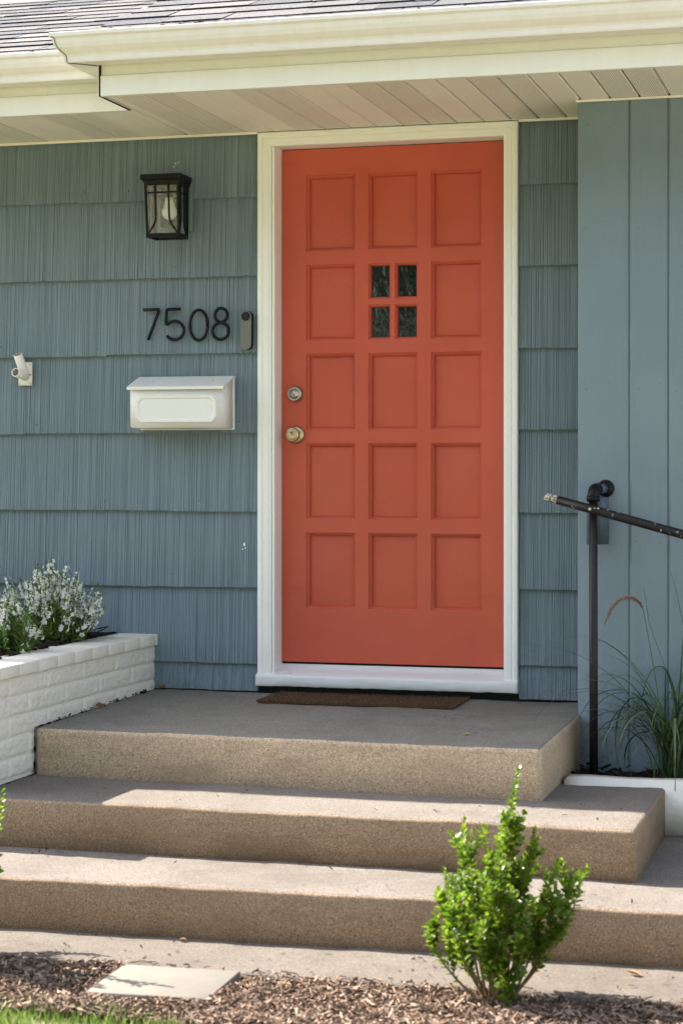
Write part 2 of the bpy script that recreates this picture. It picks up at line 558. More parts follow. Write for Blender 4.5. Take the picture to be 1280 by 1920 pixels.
# concrete path slab at the foot of the steps
def slab(name, mats, x0, x1, yL, yR, yb, z0, z1, bev, tilt=0.0, parent=None, noise_amp=0.0034, seed=0):
    """concrete block; the front edge runs from yL (at x0) to yR (at x1); worn, rounded top edges"""
    bm = bmesh.new()
    c = {}
    for i, x in enumerate((x0, x1)):
        yf = (yL, yR)[i]
        c[i] = [bm.verts.new((x, yf, z0)), bm.verts.new((x, yf, z1)), bm.verts.new((x, yb, z1 + tilt)), bm.verts.new((x, yb, z0))]
    a, b = c[0], c[1]
    bm.faces.new(a); bm.faces.new(b[::-1])
    for k in range(4):
        bm.faces.new((a[k], b[k], b[(k + 1) % 4], a[(k + 1) % 4]))
    bmesh.ops.recalc_face_normals(bm, faces=bm.faces[:])
    bm.verts.ensure_lookup_table()
    ed = [e for e in bm.edges if (min(v.co.z for v in e.verts) > z1 - 0.001) or
          (abs(e.verts[0].co.x - e.verts[1].co.x) < 1e-4 and abs(e.verts[0].co.y - e.verts[1].co.y) < 1e-4 and e.verts[0].co.y < yb - 0.01)]
    bmesh.ops.bevel(bm, geom=ed, offset=bev, segments=5, affect='EDGES', profile=0.5)
    nx = int((x1 - x0) / 0.045)
    for i in range(1, nx):
        x = x0 + (x1 - x0) * i / nx
        bmesh.ops.bisect_plane(bm, geom=bm.verts[:] + bm.edges[:] + bm.faces[:], plane_co=(x, 0, 0), plane_no=(1, 0, 0))
    for v in bm.verts:
        p = v.co * 3.0 + Vector((seed, 0, 0))
        q = v.co * 14.0 + Vector((seed, 5, 0))
        amp = noise_amp * (mnoise.noise(p) * 1.6 + mnoise.noise(q) * 0.8)
        if v.co.z > z0 + 0.02:
            v.co.z += amp
        if v.co.y < yb - 0.05:
            v.co.y += noise_amp * 1.3 * (mnoise.noise(p + Vector((0, 9, 0))) * 1.6 + mnoise.noise(q + Vector((3, 9, 0))) * 0.9)
    m_ = MB(); bm.normal_update()
    top = [f.normal.z > 0.75 for f in bm.faces]
    m_.add_bm(bm, 0, True)
    m_.mi = [0 if t_ else 1 for t_ in top]
    return m_.build(name, mats, parent)
tag(slab('path', ['slab_concrete', 'slab_concrete'], -3.3, 3.4, -2.345, -2.225, -1.85, -0.60, -0.473, 0.018, seed=4), kind='structure', label='pale concrete path at the foot of the steps')

mb = MB()
mb.box(3.6, 9.5, -34.0, -1.0, -0.60, ZG + 0.012)  # pale slab out of view, added to throw warm bounce light on the house
tag(mb.build('bounce_slab', 'bounce_concrete'), kind='structure', label='pale unseen slab added right of the steps to bounce warm light')

steps = tag(empty('concrete_steps', (0, 0, 0)), 'three worn exposed aggregate concrete steps leading up to the red door', 'steps')
slab('step', ['tread_concrete', 'riser_concrete'], -3.2, 3.3, -2.065, -1.853, -0.80, -0.52, -0.320, 0.013, parent=steps, seed=1)
slab('step', ['tread_concrete', 'riser_concrete'], -3.1, 1.135, -1.535, -1.572, -0.802, -0.345, -0.165, 0.013, parent=steps, seed=2)
tag(slab('landing', ['landing_top', 'landing_riser'], -0.975, 0.787, -1.105, -1.163, -0.012, -0.30, 0.0, 0.018, tilt=0.014, parent=steps, seed=3), 'top landing in front of the red door')

# ------------------------------------------------------------------ house
house = tag(empty('house', (0, 0, 0)), 'blue grey shingled house with red front door and white trim', 'house')

# wall backing (with an opening for the door)
mb = MB()
mb.box(-3.2, -0.475, 0.012, 0.16, -0.5, 2.6)
mb.box(0.455, 0.80, 0.012, 0.16, -0.5, 2.6)
mb.box(-0.475, 0.455, 0.012, 0.16, 2.15, 2.6)
mb.box(-0.475, 0.455, 0.012, 0.16, -0.5, 0.036)
mb.box(-3.2, -3.05, 0.16, 4.6, -0.5, 2.6)
wall = mb.build('wall', 'groove_dark', house)
mb = MB()
mb.poly([(-3.4, 1.6, -0.4), (3.0, 1.6, -0.4), (3.0, 1.6, 2.5), (-3.4, 1.6, 2.5)])
mb.build('hall_wall', 'groove_dark', house)

def shingle(x0, x1, z0, z1, seed):
    r = random.Random(seed)
    mb = MB()
    xs, ys = [], []
    x = x0 + 0.0004
    off = 0.0
    nxt = x + r.uniform(0.08, 0.22)
    drops = []
    drop = r.uniform(-0.0008, 0.0008)
    while x < x1 - 0.002:
        w_ = r.choice((0.004, 0.005, 0.006, 0.007, 0.009, 0.012)) * r.uniform(0.8, 1.2)
        gdep = r.choice((0.0006, 0.0009, 0.0013, 0.0022))
        e = min(x + w_, x1 - 0.0004)
        if x > nxt:
            off = r.uniform(-0.0004, 0.0004); drop = r.uniform(-0.0008, 0.0008); nxt = x + r.uniform(0.06, 0.25)
        wv = 0.0012 * mnoise.noise(Vector((x * 6, z0 * 3, seed)))
        for xx, dd in ((x, 0.0), (x + (e - x) * 0.72, 0.0), (x + (e - x) * 0.84, gdep), (e - 0.0002, gdep)):
            xs.append(xx); ys.append(off + dd + wv); drops.append(drop + 0.0015 * mnoise.noise(Vector((xx * 22, z0, 3))))
        x = e
    tb, tt = -0.0235, -0.003          # butt stands proud, head tucks behind the course above
    L = 3
    cols = []
    for i, xx in enumerate(xs):
        cidx = []
        for k in range(L + 1):
            f = k / L
            zz = z0 + (z1 - z0) * f + (drops[i] * (1 - f))
            yy = tb + (tt - tb) * f + ys[i] * (1.0 if k else 1.3)
            cidx.append(mb.vert((xx, yy, zz)))
        cidx.append(mb.vert((xx, 0.006, z0 + drops[i])))
        cols.append(cidx)
    for i in range(len(cols) - 1):
        a, b = cols[i], cols[i + 1]
        for k in range(L):
            mb.face((a[k], b[k], b[k + 1], a[k + 1]))
        mb.face((a[L + 1], b[L + 1], b[0], a[0]))
    for c_ in (cols[0], cols[-1]):
        mb.face([c_[L + 1]] + c_[0:L + 1])
    return mb
CZ = [0.020, 0.124, 0.423, 0.717, 1.022, 1.334, 1.638, 1.945]
CZR = [0.020, 0.147, 0.432, 0.719, 1.032, 1.337, 1.646, 1.950]
k = 0
JL = [(-0.93, -1.85, -2.7), (-0.93, -1.62, -2.5), (-1.31, -2.2, -3.0), (-0.87, -1.75, -2.6), (-0.585, -1.5, -2.4), (-1.15, -2.0, -2.9), (-0.72, -1.66, -2.6), (-1.27, -2.1, -3.0)]
for i, z in enumerate(CZ):
    top = (CZ[i + 1] + 0.028) if i + 1 < len(CZ) else 2.196
    edges = [-0.5225] + list(JL[i]) + [-3.2]
    for a, b in zip(edges[:-1], edges[1:]):
        k += 1
        dz = R.uniform(-0.003, 0.003)
        shingle(b, a, z + dz, top, k).build('siding_shingle', 'shingle_paint', wall, fix=False)
for i, z in enumerate(CZR):
    top = (CZR[i + 1] + 0.028) if i + 1 < len(CZR) else 2.196
    k += 1
    shingle(0.506, 0.774, z, top, k).build('siding_shingle', 'shingle_paint', wall, fix=False)

# wing of vertical boards standing proud of the shingled wall on the right
WY = -0.349
mb = MB()
mb.box(0.786, 3.3, WY + 0.007, 0.0, -0.5, 2.196)
wing = mb.build('wing_wall', 'board_paint', house)
bx = [0.778, 0.960]
while bx[-1] < 3.2:
    bx.append(bx[-1] + (0.1365 if len(bx) % 2 == 0 else 0.1365) )
for i in range(len(bx) - 1):
    a, b = bx[i], bx[i + 1]
    mb = MB()
    # eased edge, shallow channel and a bead on the left edge of every board
    if i == 0:
        prof = [(a, WY + 0.35), (a, WY + 0.003), (a + 0.003, WY), (b - 0.007, WY), (b - 0.003, WY + 0.0025), (b - 0.0008, WY + 0.008)]
    else:
        prof = [(a + 0.0008, WY + 0.008), (a + 0.0035, WY + 0.001), (a + 0.008, WY - 0.003), (a + 0.013, WY - 0.002), (a + 0.017, WY), (b - 0.007, WY), (b - 0.003, WY + 0.0025), (b - 0.0008, WY + 0.008)]
    zs = [-0.35 + 0.14 * q for q in range(18)] + [2.1955]
    rows = []
    for z in zs:
        rows.append([mb.vert((px, py + 0.0008 * mnoise.noise(Vector((px * 4, z * 2.5, i))), z)) for px, py in prof])
    for r0, r1 in zip(rows[:-1], rows[1:]):
        for q in range(len(prof) - 1):
            mb.face((r0[q], r0[q + 1], r1[q + 1], r1[q]), 0, 0 < q < 5)
    mb.build('wall_board', 'board_paint', wing, fix=False)

mb = MB()
for a in bx[:8]:
    for z in (0.05, 0.62, 1.18, 1.74, 2.12):
        for dx in (0.03, 0.105):
            mb.lathe([(0, 0.0012), (0.0022, 0.0008), (0.0026, 0.0)], (a + dx + R.uniform(-0.006, 0.006), WY, z + R.uniform(-0.03, 0.03)), (0, -1, 0), 6)
mb.build('nail_heads', 'mount_paint', wing, fix=False)['kind'] = 'stuff'
mb = MB()
for i, z in enumerate(CZ[1:]):
    x = -0.60
    while x > -3.1:
        if R.random() < 0.6:
            mb.lathe([(0, 0.0012), (0.0024, 0.0008), (0.0028, -0.001)], (x, -0.0205, z + 0.035 + R.uniform(-0.012, 0.012)), (0, -1, 0.05), 6)
        x -= R.uniform(0.09, 0.24)
mb.build('nail_heads', 'groove_dark', wall, fix=False)['kind'] = 'stuff'
mb = MB()
for x, z, s_ in ((-0.862, 2.085, 0.005), (-0.868, 2.074, 0.004), (-0.850, 2.090, 0.004), (-0.902, 2.045, 0.0035), (-0.904, 2.034, 0.003), (-0.928, 2.034, 0.003), (-0.578, 0.588, 0.006), (-0.572, 0.575, 0.004), (-0.584, 0.57, 0.003)):
    pts = [(x + s_ * math.cos(k_ * 1.05) * R.uniform(0.4, 1.0), -0.0215, z + s_ * math.sin(k_ * 1.05) * R.uniform(0.5, 1.6)) for k_ in range(6)]
    c_ = mb.vert((x, -0.0225, z))
    ids = [mb.vert(p) for p in pts]
    for k_ in range(6):
        mb.face((ids[k_], ids[(k_ + 1) % 6], c_))
mb.build('paint_flecks', 'plastic_white', wall, fix=False)['kind'] = 'stuff'

# door casing, jamb, stop and sill
frame = None
mb = MB()
# head and side jambs
JX0, JX1, JT = -0.4535, 0.442, 2.134
mb.box(-0.474, JX0, -0.018, 0.115, 0.06, 2.155)
mb.box(JX1 + 0.012, JX1 + 0.036, -0.018, 0.115, 0.06, 2.155)
mb.box(JX0 + 0.0005, JX1 + 0.0115, -0.016, 0.115, JT + 0.003, 2.152)
frame = mb.build('door_frame', 'trim_white', house)
def casing_profile():
    # offset from the outer edge inward, height proud of the wall
    return [(0, 0.0), (0, 0.030), (0.004, 0.034), (0.016, 0.034), (0.019, 0.029), (0.024, 0.029), (0.027, 0.032), (0.044, 0.031), (0.046, 0.0285), (0.054, 0.0280), (0.056, 0.020), (0.056, 0.0)]
def casing(path, name):
    """sweep of the casing profile between two mitred ends; path = (start, end, inward direction)"""
    mb = MB()
    (x0, z0, m0), (x1, z1, m1), inn = path
    ringA, ringB = [], []
    for o_, h in casing_profile():
        ringA.append(mb.vert((x0 + inn[0] * o_ + m0[0] * o_, 0.012 - h - 0.012, z0 + inn[1] * o_ + m0[1] * o_)))
        ringB.append(mb.vert((x1 + inn[0] * o_ + m1[0] * o_, 0.012 - h - 0.012, z1 + inn[1] * o_ + m1[1] * o_)))
    n_ = len(ringA)
    for q in range(n_ - 1):
        mb.face((ringA[q], ringA[q + 1], ringB[q + 1], ringB[q]))
    mb.face(ringA); mb.face(ringB[::-1])
    return mb.build(name, 'trim_white', frame)
XL, XR, ZT, ZB = -0.5205, 0.5035, 2.1915, 0.084
casing(((XL, ZB, (0, 0)), (XL, ZT - 0.0003, (0, -1)), (1, 0)), 'side_casing')
casing(((XR, ZB, (0, 0)), (XR, ZT - 0.0003, (0, -1)), (-1, 0)), 'side_casing')
casing(((XL + 0.0003, ZT, (1, 0)), (XR - 0.0003, ZT, (-1, 0)), (0, -1)), 'head_casing')
# storm-door stop bead just inside the casing, slightly uneven
for sx, a, b in ((1, -0.463, -0.4535), (-1, 0.4535, 0.4625)):
    mb = MB()
    n_ = 22
    rows = []
    for q in range(n_ + 1):
        z = 0.088 + (2.132 - 0.088) * q / n_
        j = 0.0009 * mnoise.noise(Vector((z * 4, sx, 2)))
        rows.append([mb.vert(p) for p in ((a, -0.0175, z), (a + j, -0.0235, z), (b + j, -0.0235, z), (b, -0.0175, z))])
    for r0, r1 in zip(rows[:-1], rows[1:]):
        for q in range(3):
            mb.face((r0[q], r0[q + 1], r1[q + 1], r1[q]))
    mb.build('stop_bead', 'trim_white', frame)
# sill: sloped tread with a worn nosing
mb = MB()
prof = [(0.11, 0.120), (0.062, 0.118), (0.058, 0.111), (0.006, 0.099), (-0.030, 0.089), (-0.040, 0.086), (-0.0465, 0.0825), (-0.0485, 0.078), (-0.0480, 0.062), (-0.0470, 0.045), (-0.044, 0.042), (0.0, 0.042), (0.11, 0.042)]
nx = 90
rings = []
for q in range(nx + 1):
    x = -0.524 + (0.5065 + 0.524) * q / nx
    rr_ = []
    for (py, pz) in prof:
        jj = 0.0026 if py < -0.035 else 0.0005
        inset = py > -0.036
        xx = x
        if inset and q in (0, nx):
            xx = x
        rr_.append(mb.vert((xx, py + jj * mnoise.noise(Vector((x * 22, pz * 40, 1))), pz + jj * mnoise.noise(Vector((x * 27, py * 30, 7))))))
    rings.append(rr_)
for r0, r1 in zip(rings[:-1], rings[1:]):
    for q in range(len(prof)):
        mb.face((r0[q], r1[q], r1[(q + 1) % len(prof)], r0[(q + 1) % len(prof)]), 0, True)
mb.face(rings[0]); mb.face(rings[-1][::-1])
mb.build('door_sill', 'sill_white', frame)

# door leaf: stiles and rails, fourteen sunk panels, one light of four panes
DY = 0.07
DX0, DX1, DZ0, DZ1 = -0.4515, 0.452, 0.1275, 2.1335
cols = [(-0.353, -0.154), (-0.1015, 0.095), (0.1475, 0.346)]
rws = [(2.030, 1.735), (1.681, 1.385), (1.333, 1.034), (0.983, 0.687), (0.634, 0.338)]
panes = [(-0.1015, -0.0125, 1.680, 1.5425), (0.0045, 0.095, 1.680, 1.5425), (-0.1015, -0.0125, 1.520, 1.386), (0.0045, 0.095, 1.520, 1.386)]
openings = []
for ri, (zt, zb) in enumerate(rws):
    for ci, (xa, xb) in enumerate(cols):
        if ri == 1 and ci == 1:
            continue
        openings.append((xa, xb, zt, zb, 'panel'))
for p in panes:
    openings.append((*p, 'pane'))
mb = MB()
gx = sorted({DX0, DX1} | {v for o in openings for v in o[:2]})
gz = sorted({DZ0, DZ1} | {v for o in openings for v in o[2:4]})
vid = {}
def gv(x, z):
    if (x, z) not in vid:
        vid[(x, z)] = mb.vert((x, DY, z))
    return vid[(x, z)]
for i in range(len(gx) - 1):
    for j in range(len(gz) - 1):
        cx_, cz_ = (gx[i] + gx[i + 1]) / 2, (gz[j] + gz[j + 1]) / 2
        if any(o[0] < cx_ < o[1] and o[3] < cz_ < o[2] for o in openings):
            continue
        mb.face((gv(gx[i], gz[j]), gv(gx[i + 1], gz[j]), gv(gx[i + 1], gz[j + 1]), gv(gx[i], gz[j + 1])))
def loops(mb, o, steps):
    xa, xb, zt, zb = o[:4]
    prev = None
    for ins, dep in steps:
        ring = [mb.vert((xa + ins, DY + dep, zb + ins)), mb.vert((xb - ins, DY + dep, zb + ins)), mb.vert((xb - ins, DY + dep, zt - ins)), mb.vert((xa + ins, DY + dep, zt - ins))]
        if prev:
            for q in range(4):
                mb.face((prev[q], prev[(q + 1) % 4], ring[(q + 1) % 4], ring[q]))
        prev = ring
    return prev
for o in openings:
    if o[4] == 'panel':
        loops(mb, o, [(0.0, 0.0), (0.0006, 0.0075), (0.0045, 0.0085), (0.0065, 0.0075), (0.0108, 0.0115), (0.0125, 0.0235)])
    else:
        loops(mb, o, [(0.0, 0.0), (0.0006, 0.0075), (0.0045, 0.0085), (0.0065, 0.0075), (0.0085, 0.014), (0.0088, 0.028)])
# edges and back of the leaf
e0 = [mb.vert(p) for p in ((DX0, DY, DZ0), (DX1, DY, DZ0), (DX1, DY, DZ1), (DX0, DY, DZ1))]
e1 = [mb.vert(p) for p in ((DX0, DY + 0.044, DZ0), (DX1, DY + 0.044, DZ0), (DX1, DY + 0.044, DZ1), (DX0, DY + 0.044, DZ1))]
for q in range(4):
    mb.face((e0[q], e0[(q + 1) % 4], e1[(q + 1) % 4], e1[q]))
door = mb.build('door', 'door_red', house, fix=False)
door['label'] = 'terracotta red front door with fourteen sunk panels'
for o in openings:
    xa, xb, zt, zb, kd = o
    mb = MB()
    if kd == 'panel':
        i_ = 0.0125
        n_ = 4
        grid = [[mb.vert((xa + i_ + (xb - xa - 2 * i_) * a / n_, DY + 0.0235 - (0.0035 if 0 < a < n_ and 0 < b < n_ else 0) + 0.0004 * R.uniform(-1, 1), zb + i_ + (zt - zb - 2 * i_) * b / n_)) for b in range(n_ + 1)] for a in range(n_ + 1)]
        # shallow fielded centre with flat border
        for a in range(n_):
            for b in range(n_):
                mb.face((grid[a][b], grid[a + 1][b], grid[a + 1][b + 1], grid[a][b + 1]), 0, True)
        mb.build('door_panel', 'door_red', door, fix=False)
    else:
        i_ = 0.0087
        mb.box(xa + i_, xb - i_, DY + 0.024, DY + 0.028, zb + i_, zt - i_)
        mb.build('window_pane', 'door_glass', door)
# weather strip under the leaf
mb = MB(); mb.box(DX0 + 0.002, DX1 - 0.002, DY + 0.004, DY + 0.04, 0.1195, 0.127)
mb.build('weather_strip', 'gasket_and_gap_shade', door)
# deadbolt
mb = MB()
o_ = (-0.396, DY, 1.1765)
mb.lathe([(0.0, 0.0), (0.033, 0.0), (0.033, 0.004), (0.029, 0.017), (0.025, 0.0225), (0.0215, 0.0225), (0.0215, 0.021), (0.0195, 0.021), (0.0195, 0.0245), (0.0, 0.025)], o_, (0, -1, 0), 32)
mb.box(-0.3975, -0.3945, DY - 0.0256, DY - 0.024, 1.168, 1.178, 1)
mb.build('deadbolt', ['steel', 'keyhole'], door)
mb = MB()
o_ = (-0.394, DY, 1.017)
mb.lathe([(0.0, 0.0), (0.036, 0.0), (0.036, 0.003), (0.031, 0.009), (0.026, 0.011), (0.017, 0.012), (0.0125, 0.018), (0.0125, 0.026), (0.019, 0.031), (0.0275, 0.038), (0.0285, 0.046), (0.0265, 0.053), (0.023, 0.056), (0.0225, 0.0555), (0.021, 0.058), (0.011, 0.0605), (0.0105, 0.0595), (0.0, 0.0597)], o_, (0, -1, 0), 36)
mb.box(-0.3955, -0.3925, DY - 0.0606, DY - 0.059, 1.0125, 1.0215, 1)
mb.build('door_knob', ['brass', 'keyhole'], door)

# ---- soffit
ZS = 2.197
YF, YL_ = -0.897, -0.611      # fascia planes: porch eave and lower-left eave
XC = -0.82                     # where the eave steps out
mb = MB()
mb.box(-3.46, 3.3, YL_ + 0.01, 0.20, ZS + 0.02, ZS + 0.04)
mb.box(XC + 0.01, 3.3, YF + 0.02, YL_ + 0.01, ZS + 0.02, ZS + 0.04)
soffit = mb.build('soffit', 'groove_dark', house)
pw = 0.1045
i0 = -34
for i in range(i0, 36):
    xa = -0.363 + i * pw
    xb = xa + pw
    if xb < -3.40 or xa > 3.25:
        continue
    perf = (i % 4) in (0, 1)
    y1 = WY - 0.002 if xa > 0.70 else -0.004
    def strip(xa, xb, yf):
        mb = MB()
        prof = [(xa + 0.0005, ZS + 0.016), (xa + 0.0025, ZS + 0.006), (xa + 0.008, ZS), (xb - 0.006, ZS), (xb - 0.0015, ZS + 0.004), (xb - 0.0005, ZS + 0.016)]
        A = [mb.vert((px, yf, pz)) for px, pz in prof]
        B = [mb.vert((px, y1, pz)) for px, pz in prof]
        for q in range(len(prof) - 1):
            mb.face((A[q], A[q + 1], B[q + 1], B[q]))
        return mb.build('soffit_panel', 'soffit_perforated' if perf else 'soffit_solid', soffit, fix=False)
    if xb <= XC:
        strip(xa, xb, YL_ + 0.004)
    elif xa < XC:
        strip(xa, XC - 0.004, YL_ + 0.004)
        strip(XC + 0.004, xb, YF + 0.012)
    else:
        strip(xa, xb, YF + 0.012)
# wall channel closing the soffit against the wall
mb = MB()
mb.box(-3.2, -0.523, -0.031, -0.0205, ZS - 0.011, ZS - 0.0015)
mb.box(0.506, 0.776, -0.031, -0.0205, ZS - 0.011, ZS - 0.0015)
mb.box(-0.5225, 0.5055, -0.040, -0.036, ZS - 0.004, ZS - 0.0012)
mb.box(0.772, 3.3, WY - 0.014, WY - 0.004, ZS - 0.009, ZS - 0.0015)
mb.build('wall_channel', 'soffit_solid', soffit)

# ---- fascia (upper board set back behind a lower cladding lip)
def fascia(x0, x1, y):
    mb = MB()
    prof = [(0.0, ZS + 0.21), (0.0, ZS + 0.068), (-0.0075, ZS + 0.064), (-0.0075, ZS - 0.004), (-0.0055, ZS - 0.006), (0.014, ZS - 0.006), (0.014, ZS + 0.21)]
    n_ = max(2, int((x1 - x0) / 0.25))
    rings = []
    for q in range(n_ + 1):
        x = x0 + (x1 - x0) * q / n_
        rings.append([mb.vert((x, y + 0.0022 + py + 0.0012 * mnoise.noise(Vector((x * 2.1, pz * 20, y))), pz + 0.0007 * mnoise.noise(Vector((x * 2, 1, y))))) for py, pz in prof])
    for r0, r1 in zip(rings[:-1], rings[1:]):
        for q in range(len(prof)):
            mb.face((r0[q], r1[q], r1[(q + 1) % len(prof)], r0[(q + 1) % len(prof)]))
    mb.face(rings[0]); mb.face(rings[-1][::-1])
    return mb.build('fascia_board', 'fascia_paint', house)
fascia(-3.47, XC - 0.012, YL_)
fascia(XC + 0.004, 3.3, YF)
mb = MB()
mb.box(XC - 0.008, XC + 0.002, YF + 0.001, YL_ + 0.006, ZS - 0.003, ZS + 0.21)
mb.build('fascia_end_board', 'fascia_paint', house)
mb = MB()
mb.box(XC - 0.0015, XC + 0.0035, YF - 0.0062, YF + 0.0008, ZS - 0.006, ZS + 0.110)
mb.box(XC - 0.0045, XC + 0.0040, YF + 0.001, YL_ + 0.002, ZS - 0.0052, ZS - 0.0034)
mb.build('eave_gap_shade', 'gasket_and_gap_shade', house)  # dark strips that paint the shade in the gaps at the eave corner

# ---- K-style gutter swept round the step in the eave
gp = [(0.0, 2.402), (0.0, 2.299), (0.083, 2.297), (0.0855, 2.303), (0.0855, 2.316), (0.0895, 2.324), (0.099, 2.333), (0.109, 2.345), (0.1155, 2.360), (0.118, 2.376), (0.1235, 2.380), (0.1265, 2.383), (0.1265, 2.395), (0.1245, 2.397), (0.1145, 2.396),
      (0.1145, 2.390), (0.1125, 2.362), (0.105, 2.348), (0.094, 2.337), (0.082, 2.322), (0.080, 2.303), (0.003, 2.305), (0.003, 2.402)]
def sweep(name, pts):
    """pts: list of functions d -> (x, y); each pair is one straight run"""
    mb = MB()
    rings = []
    for q, fn in enumerate(pts):
        rings.append([mb.vert((*fn(d), z + (0.0012 * mnoise.noise(Vector((q * 0.7, z * 3, d * 9))) if 2.3 < z < 2.4 else 0))) for d, z in gp])
    for r0, r1 in zip(rings[:-1], rings[1:]):
        for q in range(len(gp)):
            mb.face((r0[q], r1[q], r1[(q + 1) % len(gp)], r0[(q + 1) % len(gp)]))
    mb.face(rings[0]); mb.face(rings[-1][::-1])
    return mb.build(name, 'gutter_paint', house)
XG = XC - 0.010
fn = []
for q in range(13):
    x = -3.48 + (XG - 0.16 + 3.48) * q / 12
    fn.append(lambda d, x=x: (x, YL_ - 0.0065 - d))
fn.append(lambda d: (XG - d - 0.001, YL_ - 0.0065 - d))
sweep('gutter', fn)
sweep('gutter_return', [lambda d: (XG - d, YL_ - 0.0065 - d), lambda d: (XG - d, YF - 0.0065 - d)])
fn = [lambda d: (XG - d + 0.0012, YF - 0.0065 - d)]
for q in range(14):
    x = XG + 0.1 + (3.35 - XG - 0.1) * q / 13
    fn.append(lambda d, x=x: (x, YF - 0.0065 - d))
sweep('gutter', fn)
# sealant seam lines at the mitre
mb = MB()
seam = [(XG - d + 0.010, YF - 0.0065 - d - 0.0012, z) for d, z in gp[2:12]]
mb.tube(seam, 0.0013, 5)
mb.tube([(XG - 0.083 + 0.012, YF - 0.0065 - 0.083, 2.2962), (XG + 0.004, YF - 0.008, 2.2975)], 0.0016, 5)
mb.build('gutter_seam', 'gutter_dirt', house)

# ---- roof: deck and individual shingles
def roof_plane(x0, x1, yE, zE, pitch, name):
    mb = MB()
    y1 = 4.6
    mb.poly([(x0, yE + 0.02, zE - 0.012), (x1, yE + 0.02, zE - 0.012), (x1, y1, zE - 0.012 + pitch * (y1 - yE)), (x0, y1, zE - 0.012 + pitch * (y1 - yE))], 0)
    mb.poly([(x0, yE + 0.02, zE - 0.05), (x1, yE + 0.02, zE - 0.05), (x1, yE + 0.02, zE - 0.012), (x0, yE + 0.02, zE - 0.012)], 0)
    mb.poly([(x0, yE + 0.02, zE - 0.05), (x0, y1, zE - 0.05 + pitch * (y1 - yE)), (x0, y1, zE - 0.012 + pitch * (y1 - yE)), (x0, yE + 0.02, zE - 0.012)], 0)
    return mb.build(name, 'roof_shingle', house)
def roof_shingles(x0, x1, yE, zE, pitch, nrow, parent, left_clip, seed, exposure=0.135):
    r = random.Random(seed)
    cs = 1 / math.sqrt(1 + pitch * pitch); sn = pitch * cs
    for row in range(nrow):
        s0 = -0.02 + row * exposure
        x = x0 - r.uniform(0.02, 0.3) if left_clip is None else x0 + r.uniform(-0.035, 0.03)
        first = True
        while x < x1:
            wd = r.uniform(0.17, 0.34)
            a = x + 0.002
            b = min(x + wd, x1 + 0.2) - 0.002
            th = r.choice((0.0005, 0.0015, 0.003))
            jb = r.uniform(-0.006, 0.006)
            mb = MB()
            def pt(xx, s_, h):
                return (xx, yE + s_ * cs - h * sn, zE + s_ * sn + h * cs)
            sA = s0 + jb; sB = s0 + exposure + 0.03
            dj = r.uniform(-0.004, 0.004)
            nn = 4
            top, bot, head = [], [], []
            for q in range(nn + 1):
                xx = a + (b - a) * q / nn
                wob = 0.0025 * mnoise.noise(Vector((xx * 18, row, seed)))
                top.append(mb.vert(pt(xx, sA + wob, th + 0.0042)))
                bot.append(mb.vert(pt(xx, sA + wob + 0.001, -0.0005)))
                head.append(mb.vert(pt(xx + dj, sB, -0.0003)))
            for q in range(nn):
                mb.face((top[q], top[q + 1], head[q + 1], head[q]), 0)
                mb.face((bot[q], bot[q + 1], top[q + 1], top[q]), 1)
            mb.face((bot[0], top[0], head[0]), 1)
            mb.face((bot[-1], head[-1], top[-1]), 1)
            mb.build('roof_shingle', ['roof_shingle', 'roof_edge'], parent, fix=False)
            x += wd
PL, PM = 0.36, 0.405
lowroof = roof_plane(-3.48, XC + 0.4, YL_ - 0.06, 2.402, PL, 'roof')
roof_shingles(-2.0, XC + 0.16, YL_ - 0.06, 2.402, PL, 15, lowroof, None, 3)
mainroof = roof_plane(XC + 0.012, 3.35, YF - 0.055, 2.402, PM, 'roof')
roof_shingles(XC - 0.005, 2.2, YF - 0.055, 2.402, PM, 15, mainroof, True, 5)
# leaf crumbs caught along the gutter
mb = MB()
for q in range(420):
    if q < 240:
        x = R.choice((R.uniform(-0.8, 2.0), R.gauss(-0.42, 0.07), R.gauss(-0.42, 0.05)))
        y, z = YF - 0.055 + R.uniform(-0.05, 0.03), 2.409 + R.uniform(-0.004, 0.006)
    else:
        x = R.uniform(-2.0, -0.95); y, z = YL_ - 0.06 + R.uniform(-0.05, 0.03), 2.409 + R.uniform(-0.004, 0.006)
    s_ = R.uniform(0.004, 0.011)
    e = Matrix.Rotation(R.uniform(0, 6.3), 3, 'Z') @ Matrix.Rotation(R.uniform(-0.9, 0.9), 3, 'X')
    mb.poly([Vector((x, y, z)) + e @ Vector(p) for p in ((-s_, -s_ * 0.4, 0), (s_, -s_ * 0.3, 0), (s_ * 0.8, s_ * 0.4, 0), (-s_ * 0.9, s_ * 0.3, 0))])
tag(mb.build('gutter_debris', 'mulch_chip', None), kind='stuff', label='crumbs of dead leaves along the gutter')

